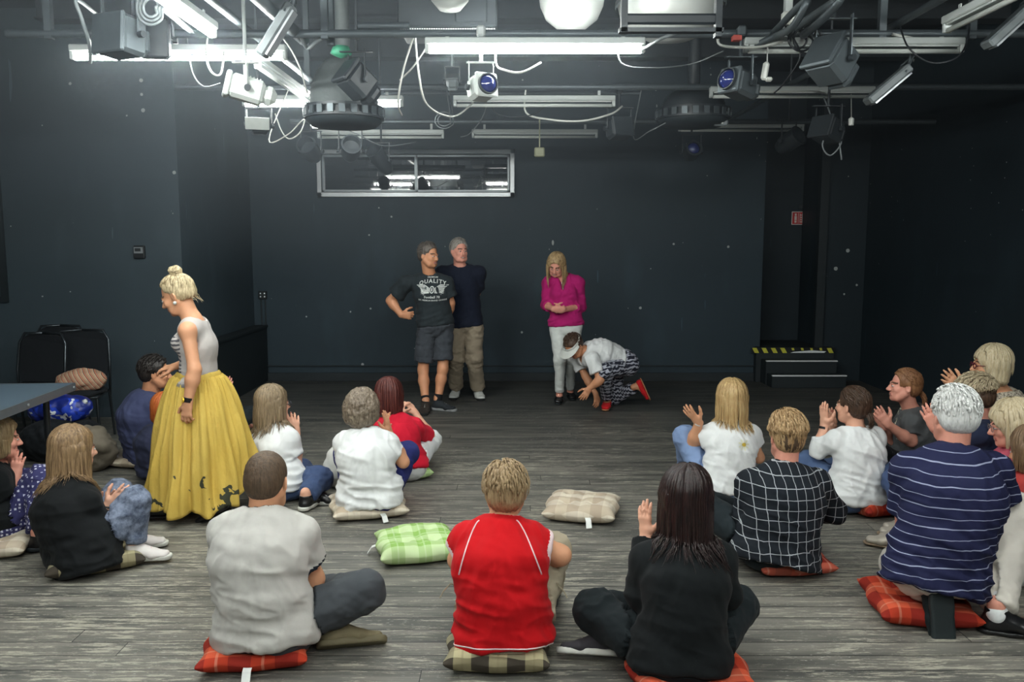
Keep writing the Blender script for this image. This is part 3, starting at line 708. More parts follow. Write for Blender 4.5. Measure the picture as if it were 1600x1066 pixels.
tag(MB().box(P(500, 196, 6.9), (.13, .1, .02)).box(P(500, 200, 6.9), (.10, .1, .02)).box(P(500, 196, 6.9) + V3(0, -.1, .1), (.012, .3, .012)).box(P(500, 196, 6.9) + V3(0, 0, .05), (.012, .012, .11)).build('metal_bracket', M_CHAN), 'small white slotted bracket under the domed vent drum', 'bracket')
tag(MB().box(P(1133, 178, 6.9), (.09, .05, .035), bev=.008).build('small_box_light', M_CHAN), 'small pale box right of the black vent drum', 'box')
tag(MB().box(P(1126, 192, 6.9), (.11, .06, .05), bev=.01).box(P(1126, 191, 6.86), (.04, .01, .02), m=1).build('dark_switch_box', [M_GREY, M_WHITE]), 'dark switch box with a tiny white label below the small pale box', 'switch box')

def cable(pts, r, m, label, seed=1):
    P3 = [P(*p) for p in pts]; out = []
    Yp = min((3.1, 4.95, 6.6, 8.45), key=lambda q: abs(q - P3[0][1])); P3.insert(0, V3(P3[0][0], Yp, PZ + .03))
    for i in range(len(P3) - 1):
        p0 = P3[max(i - 1, 0)]; p1, p2 = P3[i], P3[i + 1]; p3 = P3[min(i + 2, len(P3) - 1)]
        for j in range(6):
            t = j / 6; out.append(.5 * ((2 * p1) + (p2 - p0) * t + (2 * p0 - 5 * p1 + 4 * p2 - p3) * t * t + (3 * p1 - p0 - 3 * p2 + p3) * t ** 3))
    out.append(P3[-1]); return tag(MB().tube(out, r, 6, m=0).build('rig_cable', m, smooth=True), label, 'cable')
cable([(650, 72, 5), (655, 120, 5), (665, 160, 5.2), (690, 179, 5.5), (715, 180, 5.8), (740, 160, 6.4)], .006, M_CABW, 'long white cable sagging left of the pale blue-lens spotlight')
cable([(775, 99, 4.9), (790, 110, 4.8), (815, 113, 4.8), (845, 98, 4.9)], .006, M_CABW, 'short white cable loop under the front centre lamp')
cable([(822, 176, 6.6), (860, 187, 6.5), (910, 189, 6.5), (955, 178, 6.6), (972, 166, 6.7)], .008, M_CABW, 'thick white cable sagging under the second row centre lamp')
cable([(970, 98, 4.9), (1020, 106, 5), (1080, 100, 5.2), (1130, 80, 5)], .004, M_CABG, 'thin cable running right from the front centre lamp')
cable([(1003, 75, 4.9), (1030, 62, 4.7), (1060, 50, 4.7), (1078, 48, 4.9)], .010, M_CABG, 'thick grey cable rising right from the front centre lamp')
cable([(1125, 70, 4.9), (1160, 74, 4.8), (1195, 72, 4.8), (1232, 60, 4.9), (1250, 45, 4.9)], .008, M_CABW, 'thick white cable rising to the junction box at the right')
cable([(1160, 143, 6.4), (1220, 143, 6.3), (1275, 143, 6.3), (1300, 150, 6.5)], .007, M_CABW, 'white cable lying above the second row right lamp')
cable([(1400, 55, 4.9), (1425, 60, 4.9), (1450, 68, 4.9), (1476, 67, 4.9)], .009, M_CABW, 'white cable on top of the right end of the front right lamp')
cable([(1405, 40, 4.9), (1420, 75, 4.7), (1455, 98, 4.7), (1495, 90, 4.7), (1512, 60, 4.8), (1515, 10, 4.9)], .005, M_CABB, 'black cable drooping in a wide loop at the right')
cable([(645, 60, 5), (630, 110, 5.1), (622, 160, 5.3), (628, 180, 5.6)], .006, M_CABW, 'white cable hanging straight left of the front centre lamp')
cable([(668, 70, 5), (645, 105, 5.1), (625, 125, 5.3)], .005, M_CABW, 'white cable slanting left from the front centre lamp')
cable([(420, 218, 6), (450, 210, 6.1), (470, 190, 6.2), (476, 188, 6.3), (468, 208, 6.2), (452, 217, 6.2), (440, 205, 6.2), (430, 178, 6.3)], .005, M_CABW, 'looped white cable below the second row left lamp')
cable([(122, 0, 4.5), (128, 30, 4.5), (140, 70, 4.6), (141, 98, 4.7)], .010, M_GREY, 'dark cable hanging down to the left end of the front left lamp')
cable([(300, 110, 5), (318, 135, 5), (345, 130, 5)], .004, M_CABG, 'thin cable drooping under the front left lamp')
cable([(455, 78, 5.2), (470, 110, 5.3), (480, 145, 5.6)], .005, M_CABW, 'white cable hanging right of the front left lamp')
cable([(322, 85, 4.9), (330, 112, 4.8), (345, 115, 4.8), (350, 80, 4.9)], .006, M_CABW, 'small white cable loop at the front left lamp')
cable([(480, 75, 5.1), (500, 62, 5), (530, 52, 5), (560, 60, 5.1)], .012, M_CABG, 'thick grey cable arching over the left part of the rig')
cable([(540, 196, 7), (560, 210, 7.2), (600, 228, 7.6), (650, 222, 8)], .005, M_CABG, 'thin grey cable crossing above the window')
cable([(758, 175, 6.8), (735, 208, 7.4), (720, 214, 8)], .005, M_CABG, 'grey cable dropping from the second row centre lamp')
cable([(770, 170, 6.6), (790, 182, 6.4), (830, 180, 6.4), (850, 168, 6.6)], .004, M_CABB, 'black cable under the second row centre lamp')
cable([(990, 215, 7), (1015, 205, 6.9), (1040, 192, 6.8)], .005, M_CABG, 'grey cable slanting up from the small dark box spotlight')
cable([(1300, 190, 6.3), (1285, 225, 6.3), (1297, 243, 6.3), (1314, 225, 6.3), (1310, 208, 6.3), (1315, 250, 6.3)], .006, M_CABG, 'loop of grey cable hanging from the far right box spotlight')
cable([(1240, 60, 4.85), (1250, 90, 4.8), (1225, 130, 4.9), (1210, 145, 5)], .005, M_CABB, 'black cable hanging behind the white cable clamp')
cable([(1260, 0, 4.4), (1240, 40, 4.5), (1215, 55, 4.8), (1180, 70, 4.9)], .02, M_PIPE, 'bundle of dark cables slanting down at the upper right')
cable([(1310, 0, 4.2), (1285, 30, 4.4), (1255, 55, 4.7)], .022, M_PIPE, 'dark slanting cable trunk above the front right lamp')
for i, (a, r_) in enumerate(((1252, 18), (1262, 22), (1246, 14))):
    cable([(a + r_ * math.cos(q * .7), 62 + r_ * math.sin(q * .7), 4.8 + .01 * i) for q in range(10)], .006, M_CABB, ('inner', 'outer', 'smallest')[i] + ' coil of black cable hanging right of the junction box')
for i, r_ in enumerate((12, 17, 22)):
    cable([(236 + r_ * math.cos(q * .7), 12 + r_ * 1.2 * math.sin(q * .7), 4.5 + .015 * i) for q in range(10)], .008, M_GREY, ('smallest', 'middle', 'widest')[i] + ' ring of coiled cable at the upper left')
for i, r_ in enumerate((9, 13)):
    cable([(694 + r_ * 1.1 * math.cos(q * .7), 188 + r_ * math.sin(q * .7), 7 + .02 * i) for q in range(10)], .004, M_CABG, ('small', 'wide')[i] + ' coil of thin cable left of the second row centre lamp')
for (px, py, Y, w, lab) in ((405, 10, 4.2, .0, 'thick dark tube slanting down at the upper left'),):
    pipe('slanting_tube', P(385, -20, 4.0), P(474, 62, 5.2), .035, lab)
for (a, b, r, lab) in ((V3(-4.0, 7.95, ZC - .013), V3(-1.0, 7.95, ZC - .013), .015, 'thin conduit under the ceiling at the upper left'), (V3(-4.2, 7.2, ZC - .013), V3(-1.0, 7.2, ZC - .013), .015, 'second thin conduit under the ceiling at the upper left'),
                       (P(600, 146, 10.28), P(1000, 146, 10.28), .022, 'dark pipe fixed across the top of the back wall'), (V3(P(560, 62, 4.95)[0], 4.95, 2.955), V3(P(640, 58, 4.95)[0], 4.95, 2.955), .02, 'short dark pipe joined to the front rig left of the fan box')):
    pipe('conduit', a, b, r, lab)
# ------------------------------------------------------------------ furniture and bags at the left wall
M_SEATF = fabric('black chair fabric', sr(22, 26, 30)); M_CHROME = plain('dark chrome', sr(70, 76, 80), .3, .8)
def chair(loc, yaw, label):
    t = empty('padded_chair', loc, yaw, label=label, cat='chair')      # faces local -Y
    s = SDF(); s.ec((-.15, -.17, .45), (.15, -.17, .45), (.07, .03), k=.01, lat=(0, 1, 0)); s.el((0, -.02, .455), (.25, .25, .045), k=.03)
    v, F = s.mesh(.014); mesh_obj('seat', v, F, M_SEATF, t)
    b = MB(); N = 12; R = rotx(-.16); vs = []
    for d in (-.018, .018):
        for (x, z) in ((-.19, .0), (-.21, .1), (-.205, .32), (-.18, .38), (-.12, .405), (.12, .405), (.18, .38), (.205, .32), (.21, .1), (.19, .0)): vs.append(V3(0, .20, .54) + R @ V3(x, d + .02 * (x / .2) ** 2, z))
    n = 10; F = [tuple(range(n)), tuple(range(n, 2 * n))[::-1]] + [(i, i + n, (i + 1) % n + n, (i + 1) % n) for i in range(n)]
    b.add(vs, F); b.build('backrest', M_SEATF, t)
    fr = MB()
    for s_ in (-1, 1):
        fr.tube([V3(s_ * .215, .21, .38), V3(0, .20, .54) + R @ V3(s_ * .222, 0, .1), V3(0, .20, .54) + R @ V3(s_ * .215, 0, .33), V3(0, .20, .54) + R @ V3(s_ * .17, 0, .412), V3(0, .20, .54) + R @ V3(0, 0, .418)], .011, 8)
    fr.tube([(-.21, .2, .42), (-.21, -.2, .42), (.21, -.2, .42), (.21, .2, .42)], .011, 8); fr.build('chair_frame', M_CHROME, t, smooth=True)
    for s_ in (-1, 1):
        MB().tube([(s_ * .21, -.19, .42), (s_ * .225, -.23, .0)], .011, 8).build('leg', M_CHROME, t)
        MB().tube([(s_ * .21, .20, .42), (s_ * .22, .27, .0)], .011, 8).build('leg', M_CHROME, t)
c1 = G(128, 690, 0); chair((c1[0], 7.05, 0), R_(12), 'black padded chair standing nearest the seated man in navy, right one of three')
chair((px_x(46, 7.45), 7.45, 0), R_(5), 'black padded chair with its back against the left wall, middle one of three')
chair((px_x(2, 6.8), 6.8, 0), R_(-8), 'black padded chair cut by the left picture edge behind the table')

def table():
    A = P(116, 599, 5.35); zt = A[2]      # right far corner
    B = P(0, 636, 4.45); 
    t = empty('grey_table', (A[0] - .8, 5.0, 0), label='grey topped table with a dark metal edge at the left picture edge', cat='table'); o = V3(A[0] - .8, 5.0, 0)
    e = nrm(V3(A[0] - B[0], A[1] - B[1], 0)); nrmv = V3(-e[1], e[0], 0)
    a = V3(A[0], A[1], zt) - o; b = a - e * 1.5; c = b + nrmv * .8; d = a + nrmv * .8
    M_TOP = plain('grey laminate', sr(84, 100, 112), .35, 0, .5, var=.1); M_RIM = plain('steel table edge', sr(120, 128, 134), .35, .6)
    MB().add([*(q + V3(0, 0, 0) for q in (a, b, c, d)), *(q - V3(0, 0, .02) for q in (a, b, c, d))], [(0, 3, 2, 1)[::-1], (4, 5, 6, 7)[::-1], (0, 1, 5, 4), (1, 2, 6, 5), (2, 3, 7, 6), (3, 0, 4, 7)]).build('tabletop', M_TOP, t)
    r = MB(); L = [a, b, c, d]
    for i in range(4):
        p, q = L[i], L[(i + 1) % 4]; u = nrm(q - p); R = np.stack([u, np.cross(V3(0, 0, 1), u), V3(0, 0, 1)], 1)
        r.box((p + q) / 2 + V3(0, 0, -.022), (np.linalg.norm(q - p) + .01, .012, .05), R)
    r.build('table_edge', M_RIM, t)
    sc_ = MB()
    for (q, k) in ((a, .03), (a, .62), (a, 1.2)): p = q - e * k - nrmv * .008 + V3(0, 0, -.022); sc_.cyl(p, p - nrmv * .006, .008, n=10)
    sc_.build('screw', M_ALU, t)
    for (p, q) in ((a, -e * .18 + nrmv * .10), (b, e * .18 + nrmv * .1), (c, e * .18 - nrmv * .1), (d, -e * .18 - nrmv * .1)):
        x = p + q; MB().cyl(V3(x[0], x[1], zt - .02), V3(x[0], x[1], 0), .02, n=14).lathe([(.028, 0), (.028, .02), (.02, .025)], V3(x[0], x[1], 0), n=14).build('leg', M_CHROME, t, angle=40)
    return o + (a + c) / 2 * 1.0, zt
table()

def blob(name, c, r, m, label, cat, rz=0, amp=.02, parts=None, fl=0.0, ns=6):
    s = SDF(); s.el((0, 0, r[2]), r, k=.03); s.ec((-r[0] * .5, 0, r[2] * .8), (r[0] * .5, 0, r[2] * .9), (min(r[1], r[2]) * .9,) * 2, k=.05)
    s.cut((0, 0, fl), (0, 0, -1)); v, F = s.mesh(.012); n = vnormals(v, F)
    d = fbm(v * ns * 1.5, 3) * amp; d[v[:, 2] < .012] *= .1; v = v + n * d[:, None]; v[:, 2] = np.maximum(v[:, 2], 0)
    o = mesh_obj(name, v, F, m); o.location = tuple(c); o.rotation_euler = (0, 0, rz); return tag(o, label, cat)
t_ = NT('striped woven bag'); x, y, z = t_.sep(); q = t_.math('FRACT', t_.math('MULTIPLY', t_.math('ADD', x, t_.math('MULTIPLY', z, .6)), 26.0))
t_.set(t_.ramp(q, [(0, sr(176, 140, 112)), (.35, sr(196, 176, 150)), (.5, sr(60, 48, 50)), (.62, sr(190, 120, 90)), (.8, sr(150, 120, 100))], 'CONSTANT'), .9)
blob('striped_bag', V3(px_x(100, 7.0), 6.95, .475), (.19, .13, .09), t_.m, 'brown striped woven bag lying on the chair seat behind the table corner', 'bag', .3)
tb_ = NT('blue bag'); f = tb_.noise(9, 2); tb_.set(tb_.ramp(f, [(.0, sr(24, 40, 120)), (.52, sr(40, 70, 190)), (.62, sr(225, 228, 235)), (.68, sr(30, 40, 120))], 'CONSTANT'), .35)
blob('blue_bag', V3(px_x(62, 6.6), 6.55, .30), (.28, .16, .11), tb_.m, 'shiny blue and white plastic bag under the table', 'bag', -.2)
blob('dark_backpack', V3(px_x(58, 6.5), 6.5, 0), (.30, .2, .17), fabric('black bag cloth', sr(26, 30, 34)), 'black bag standing on the floor under the blue bag', 'bag')
blob('beige_bag', V3(px_x(102, 6.15), 6.15, .0), (.17, .12, .18), fabric('beige bag cloth', sr(120, 112, 98)), 'beige cloth bag on the floor beneath the table corner', 'bag', .2, .03)
tag(MB().tube([P(99, 637, 6.5), P(131, 629, 6.5)], .010, 10).lathe([(0, -.02), (.02, -.015), (.022, .01), (0, .02)], P(133, 628, 6.5), P(133, 628, 6.5) - P(99, 637, 6.5), 10).build('white_rod', M_WHITE, smooth=True), 'short white rod with a round tip beside the striped bag', 'rod')

# ------------------------------------------------------------------ seat cushions
def plaid(name, cols, f=9.0, off=0.0):
    t = NT(name); x, y, z = t.sep(); d = t.noise(6, 2)
    a = t.math('FRACT', t.math('ADD', t.math('MULTIPLY', x, f), off)); b = t.math('FRACT', t.math('ADD', t.math('MULTIPLY', y, f), off * 1.7))
    c0, c1, c2, c3 = cols
    wa = t.ramp(a, [(0, (0, 0, 0)), (.5, (1, 1, 1))], 'CONSTANT'); wb = t.ramp(b, [(0, (0, 0, 0)), (.5, (1, 1, 1))], 'CONSTANT')
    A = t.mix(wa, c0, c1); B = t.mix(wb, c2, c1); c = t.mix(.5, A, B)
    li = t.math('MAXIMUM', t.math('LESS_THAN', t.math('ABSOLUTE', t.math('SUBTRACT', a, .25)), .03), t.math('LESS_THAN', t.math('ABSOLUTE', t.math('SUBTRACT', b, .25)), .03))
    c = t.mix(t.math('MULTIPLY', li, .28), c, c3); t.set(c, .9, 0, .2)
    t.bump(t.math('ADD', t.noise(28, 3), t.math('MULTIPLY', t.noise(700, 1), .3)), .35, .006); return t.m
M_ORANGE = plaid('orange plaid', (sr(206, 72, 42), sr(140, 40, 30), sr(214, 104, 74), sr(226, 180, 154)), 5.5)
M_ORANGE2 = plaid('red orange plaid', (sr(176, 56, 38), sr(112, 34, 28), sr(205, 120, 98), sr(214, 178, 158)), 6, .3)
M_BEIGE = plaid('beige plaid', (sr(206, 194, 172), sr(176, 160, 140), sr(214, 206, 190), sr(196, 180, 160)), 7)
M_OLIVE = plaid('olive and black plaid', (sr(178, 168, 130), sr(66, 60, 52), sr(188, 180, 146), sr(120, 108, 84)), 7, .2)
M_GREEN = plaid('green check', (sr(148, 186, 104), sr(196, 216, 166), sr(132, 174, 84), sr(214, 226, 196)), 7, .1)
M_TAG = plain('white care label', sr(222, 224, 220), .6, bump=.02)
def cushion(c, yaw, m, label, size=.42, H=.075, press=0.0, tagat=None, seed=0, floor=True):
    H *= 1.25; t = empty('seat_cushion', (c[0], c[1], .0), yaw, label=label, cat='cushion', group=None); n = 44
    u = np.linspace(-1, 1, n); U, Vv = np.meshgrid(u, u, indexing='ij')
    edge = (1 - np.abs(U) ** 4.5) * (1 - np.abs(Vv) ** 4.5); th = np.clip(edge, 0, 1) ** .52
    pinch = 1 - .07 * (1 - Vv ** 2) * np.abs(U) ** 3 + .05 * np.cos(Vv * 6.2) * np.abs(U) ** 4; pin2 = 1 - .07 * (1 - U ** 2) * np.abs(Vv) ** 3 + .05 * np.cos(U * 6.2) * np.abs(Vv) ** 4
    rc = 1 - .11 * (np.abs(U) * np.abs(Vv)) ** 3; X = U * size / 2 * pinch * rc; Y = Vv * size / 2 * pin2 * rc
    rx = fbm(np.stack([X.ravel() * 7 + seed * 3.1, Y.ravel() * 7, X.ravel() * 0 + seed], 1), 3).reshape(n, n)
    dim = 0
    for a in (-.36, .36):
        for b in (-.36, .36): dim = dim + np.exp(-((U - a) ** 2 + (Vv - b) ** 2) / .018)
    dim = dim + .35 * np.exp(-U ** 2 / .01) * (np.abs(Vv) < .8) + .35 * np.exp(-Vv ** 2 / .01) * (np.abs(U) < .8)
    pr = press * np.exp(-(U ** 2 + Vv ** 2) / .55)
    top = H * (.5 + .62 * th * (1 - .5 * dim) + .10 * rx * th) * (1 - pr); bot = H * .5 * (1 - th ** 1.0) * (1 - pr * .5) + H * .06 * (1 - th)
    top = np.maximum(top, bot + .004); vs = np.concatenate([np.stack([X, Y, top], -1).reshape(-1, 3), np.stack([X, Y, bot], -1).reshape(-1, 3)])
    i, j = np.meshgrid(np.arange(n - 1), np.arange(n - 1), indexing='ij'); a = (i * n + j).ravel(); N = n * n
    F = np.concatenate([np.stack([a, a + n, a + n + 1, a + 1], 1), np.stack([a, a + 1, a + n + 1, a + n], 1) + N])
    e = np.arange(n - 1); sd = []
    for (p, q) in ((e, e + 1), ((n - 1) * n + e + 1, (n - 1) * n + e), ((e + 1) * n, e * n), (e * n + n - 1, (e + 1) * n + n - 1)): sd.append(np.stack([p, q, q + N, p + N], 1))
    F = np.concatenate([F] + sd); mesh_obj('cover', vs, F, m, t)
    if tagat is not None:
        a = tagat; e = V3(math.cos(a), math.sin(a), 0); k = size * .5 / max(abs(e[0]), abs(e[1])) * .93; s_ = V3(-e[1], e[0], 0) * .017
        p = e * k; q = e * (k + .03); w = e * (k + .055)
        MB().add([p - s_ + V3(0, 0, H * .55), p + s_ + V3(0, 0, H * .55), q + s_ + V3(0, 0, H * .45), q - s_ + V3(0, 0, H * .45), w + s_ + V3(0, 0, .012), w - s_ + V3(0, 0, .010)], [(0, 1, 2, 3), (3, 2, 4, 5)]).build('care_label', M_TAG, t)
    return t
# ------------------------------------------------------------------ people
SK = {'fair': skin('fair skin', sr(222, 172, 146)), 'tan': skin('tanned skin', sr(205, 148, 112)), 'pink': skin('pink skin', sr(224, 160, 140)), 'warm': skin('warm skin', sr(214, 160, 124))}
M_EYE = plain('eye white', sr(188, 184, 178), .3, var=.01, bump=0); M_IRIS = plain('dark iris', sr(50, 40, 34), .15, bump=0)
M_LIP = plain('lips', sr(178, 96, 88), .4, bump=.05); M_BROW = plain('eyebrow', sr(92, 66, 48), .8); M_TEETH = plain('teeth', sr(196, 186, 174), .4, bump=0)
def ik(a, c, l1, l2, pole):
    a, c = np.asarray(a, float), np.asarray(c, float); d = c - a; L = np.linalg.norm(d); u = d / L
    Lc = min(L, (l1 + l2) * .999); x = (l1 * l1 - l2 * l2 + Lc * Lc) / (2 * Lc); h = math.sqrt(max(0, l1 * l1 - x * x))
    p = np.asarray(pole, float) - a; p = p - u * np.dot(p, u); return a + u * x + nrm(p) * h

def hand(s, W, F, N, side, curl=.25, spread=.5, S=1.0, k=.006):
    F = nrm(F); N = nrm(np.asarray(N, float) - F * np.dot(N, F)); T = np.cross(F, N) * (1 if side > 0 else -1)
    q = lambda a, b, c: W + (F * a + T * b + N * c) * S
    s.ec(q(-.005, 0, 0), q(.03, 0, 0), (.027 * S, .02 * S), (.034 * S, .016 * S), lat=T, k=.02)
    s.ec(q(.03, .002, 0), q(.082, 0, .002), (.034 * S, .015 * S), (.040 * S, .0125 * S), lat=T, k=.015)
    s.el(q(.035, .024, .008), V3(.022, .016, .014) * S, k=.015)
    for i, (ln, r) in enumerate(((.072, .0092), (.080, .0095), (.074, .0090), (.058, .0080))):
        b = .030 - .0198 * i; p = q(.085 - (.004, 0, .003, .010)[i], b, .002); lat = (1.5 - i) * .13 * spread; c = curl * (1 + .12 * i); a = c * .6
        for j, fr in enumerate((.46, .30, .24)):
            d = nrm(F * math.cos(a) + N * math.sin(a) + T * lat * math.cos(a)); e = p + d * ln * fr * S
            s.ec(p, e, r * S * (1 - .08 * j), r * S * (.93 - .08 * j), k=k); p = e; a += c
    p = q(.022, .026, .006)
    for (f, t, n, ln, r0, r1) in ((.62, .72, .28, .042, .0135, .0115), (.85, .45, .25, .032, .0112, .0098), (.93, .25, .28 + curl * .4, .026, .0098, .0082)):
        d = nrm(F * f + T * t + N * n); e = p + d * ln * S; s.ec(p, e, r0 * S, r1 * S, k=k * 1.5); p = e

def foot_prims(s, A, f, u, S, r0=0.0, k=.02, toe=.0):
    """A ankle, f toe direction, u up direction of the foot"""
    f = nrm(f); u = nrm(np.asarray(u, float) - f * np.dot(u, f)); l = np.cross(f, u)
    q = lambda a, b, c: A + (f * a + l * b + u * c) * S
    s.ec(q(-.005, 0, .03), q(.0, 0, -.035), (.036 + r0) * S, (.036 + r0) * S, k=k)
    s.ec(q(-.028, 0, -.050), q(.05, 0, -.045), ((.031 + r0) * S, (.026 + r0) * S), ((.034 + r0) * S, (.028 + r0) * S), lat=l, k=k)
    s.ec(q(.0, 0, -.02), q(.10, 0, -.052), ((.032 + r0) * S, (.030 + r0) * S), ((.042 + r0) * S, (.020 + r0) * S), lat=l, k=k)
    s.ec(q(.10, 0, -.056), q(.160 + toe, -.0, -.060), ((.043 + r0) * S, (.019 + r0) * S), ((.034 + r0) * S, (.014 + r0) * S), lat=l, k=k)
    return q

def shoe(parent, A, f, u, S, upper, sole, kind='sneaker', extra=None):
    f = nrm(f); u = nrm(np.asarray(u, float) - f * np.dot(u, f)); l = np.cross(f, u); s = SDF()
    q = foot_prims(s, A, f, u, S, .007, .02, .01)
    if kind == 'flat': s.ec(q(.03, 0, .0), q(.02, 0, .12), (.032 * S, .062 * S), .05 * S, lat=l, op=1, k=.008)
    s.cut(q(0, 0, .012 if kind != 'flat' else -.018), u); s.cut(q(0, 0, -.078), -u, k=.004)
    v, F = s.mesh(.0055); mesh_obj('shoe' if kind != 'flat' else 'flat_shoe', v, F, upper, parent)
    sh = parent.children[-1]
    b = SDF(); zt = {'sneaker': -.060, 'flat': -.074, 'leather': -.070, 'sandal': -.066}[kind]
    b.ec(q(-.030, 0, -.070), q(.05, 0, -.070), (.042 * S, .05), (.040 * S, .05), lat=l, k=.02); b.ec(q(.04, 0, -.07), q(.165, 0, -.07), (.042 * S, .05), (.043 * S, .05), lat=l, k=.02)
    b.cut(q(0, 0, zt), u, k=.004); b.cut(q(0, 0, -.088), -u, k=.004)
    v, F = b.mesh(.006); mesh_obj('sole', v, F, sole, sh)
    if kind == 'sneaker':
        m = MB()
        for j in range(4): a = .055 + .018 * j; m.tube([q(a, -.026, -.022 - .006 * j), q(a + .002, 0, -.004 - .0075 * j), q(a, .026, -.022 - .006 * j)], .0032 * S, 6)
        m.build('laces', extra or M_TAG, sh, smooth=True)
    return sh

class Person:
    def __init__(s, label, root, yaw=0.0, S=1.0, sex='f', h=.006, group=None, name='person'):
        """root = (px, depth) or (px, depth, z); yaw 0 faces the stage, + turns left"""
        s.label = label; s.S = S; s.sex = sex; s.h = h; s.yaw = math.radians(yaw); s.Y = root[1]
        g = P(root[0], 500, root[1]); s.o = V3(g[0], root[1], 0); s.R = rotz(s.yaw)
        s.e = empty(name, s.o, s.yaw, label=label, cat='person', group=group); s.J = {}
    def L(s, w): return s.R.T @ (np.asarray(w, float) - s.o)
    def D(s, d): return s.R.T @ np.asarray(d, float)         # world direction -> local
    def px(s, p):
        if len(p) == 3 and abs(p[1]) > 20: return s.L(P(p[0], p[1], s.Y + p[2]))
        if len(p) == 4: return s.L(G(p[0], p[1], p[3]))       # (px, py, None, z)
        return V3(*p)                                          # already local metres
    def pose(s, pelvis, c7, head, hyaw=0, hpitch=0, hroll=0, tyaw=0, droll=0, shw=None, bulge=.03, **k):
        S = s.S; J = s.J; m = s.sex == 'm'
        J['pel'] = s.px(pelvis); J['c7'] = s.px(c7); J['hd'] = s.px(head)
        s.lat0 = V3(1, 0, 0); s.lat1 = rotz(R_(tyaw)) @ roty(R_(droll)) @ V3(1, 0, 0)
        sp = nrm(J['c7'] - J['pel']); s.sp = sp; fw = nrm(np.cross(sp, -s.lat1)); s.fw = nrm(np.cross(sp, s.lat1)) * 1.0
        if s.fw[1] < 0 and abs(s.fw[1]) > .2: s.fw = -s.fw
        s.bk = -s.fw; w = (shw or (.178 if m else .155)) * S
        sc = J['c7'] - sp * .066 * S + s.fw * .01
        for n, sg in (('R', 1), ('L', -1)): J['sh' + n] = s.px(k['sh' + n]) if 'sh' + n in k else sc + s.lat1 * sg * w
        s.HR = rotz(R_(hyaw)) @ rotx(-R_(hpitch)) @ roty(R_(hroll)); ua, fa = .285 * S, .25 * S
        for n, sg in (('R', 1), ('L', -1)):
            wr = s.px(k['wr' + n]) if 'wr' + n in k else J['pel'] + V3(sg * .1, .3, .12)
            if 'el' + n in k: J['el' + n] = s.px(k['el' + n])
            else: J['el' + n] = ik(J['sh' + n], wr, ua, fa, J['sh' + n] + s.px(k.get('ap' + n, (sg * .6, -.2, -.8))))
            J['wr' + n] = wr; J['fd' + n] = k.get('fd' + n); J['pn' + n] = k.get('pn' + n)
            J['hp' + n] = J['pel'] + V3(sg * .088 * S, .01, -.01)
            an = s.px(k['an' + n]); tl, sl = .43 * S, .41 * S
            J['kn' + n] = s.px(k['kn' + n]) if 'kn' + n in k else ik(J['hp' + n], an, tl, sl, J['hp' + n] + s.px(k.get('lp' + n, (0, 1, .3))))
            J['an' + n] = an; J['ft' + n] = s.D(k['ft' + n]) if 'ft' + n in k else V3(0, 1, 0); J['fu' + n] = s.D(k['fu' + n]) if 'fu' + n in k else V3(0, 0, 1)
        a, c = J['pel'], J['c7']; n = s.bk * bulge
        J['s1'] = lerp(a, c, .30) + n; J['s2'] = lerp(a, c, .62) + n * 1.1; J['s3'] = lerp(a, c, .86) + n * .5
        s.curl = k.get('curl', .3); s.spread = k.get('spread', .6); s.curls = {'R': k.get('curlR', s.curl), 'L': k.get('curlL', s.curl)}
        return s
    def torso(s, q, t=0.0, loose=0.0, wd=1.0):
        J, S = s.J, s.S; m = s.sex == 'm'; a = (.150, .108) if m else (.150, .110); b = (.136, .104) if m else (.118, .092); c = (.150, .114) if m else (.130, .102); d = (.122, .084) if m else (.104, .074)
        R = lambda r, e=0: ((r[0] * wd + t + loose + e) * S, (r[1] * wd + t + loose * .7 + e) * S); lm = nrm(s.lat0 + s.lat1)
        q.ec(J['pel'], J['s1'], R(a), R(b), lat=s.lat0, k=.04); q.ec(J['s1'], J['s2'], R(b), R(c), lat=lm, k=.05)
        q.ec(J['s2'], J['s3'], R(c), R(d), lat=s.lat1, k=.05)
        q.ec(J['shL'] * .88 + J['shR'] * .12, J['shR'] * .88 + J['shL'] * .12, ((.052 + t) * S, (.060 + t) * S), lat=s.sp, k=.05)
        q.ec(J['c7'] + s.fw * .01 * S - s.sp * .01, lerp(J['c7'], J['shR'], .8), ((.046 + t * .6) * S), (.042 + t * .6) * S, k=.04); q.ec(J['c7'] + s.fw * .01 * S - s.sp * .01, lerp(J['c7'], J['shL'], .8), ((.046 + t * .6) * S), (.042 + t * .6) * S, k=.04)
        if not m:
            for sg in (-1, 1): q.el(J['s2'] + (s.fw * .085 + s.lat1 * sg * .065 + s.sp * .03) * S, (.050 + t) * S, k=.04)
    def arm(s, q, n, t=0.0, f=1.0, upto='el', r=None, k=.03, loose=0.0):
        J, S = s.J, s.S; m = s.sex == 'm'; r0, r1, r2 = (.052, .041, .028) if m else (.044, .036, .024)
        a, b, c = J['sh' + n], J['el' + n], J['wr' + n]
        q.el(a, (r0 + .006 + t) * S, k=k)
        if f <= 1.0: q.ec(a, lerp(a, b, f), (r0 + t) * S, (r0 + (r1 - r0) * f + t + loose) * S, k=k, flat=2 if f < 1 else 0); return
        q.ec(a, b, (r0 + t) * S, (r1 + t) * S, k=k); g = f - 1.0
        mid = lerp(b, c, .3) 
        if g < .999: q.ec(b, lerp(b, c, g), (r1 + t) * S, (r1 + (r2 - r1) * g + t + loose) * S, k=k, flat=2)
        else:
            q.ec(b, mid, (r1 + t) * S, (r1 + .003 + t) * S, k=k); q.ec(mid, c, (r1 + .003 + t) * S, ((r2 + .004 + t) * S, (r2 - .003 + t) * S), k=k, lat=s._tl(n), flat=2 if t > 0 else 0)
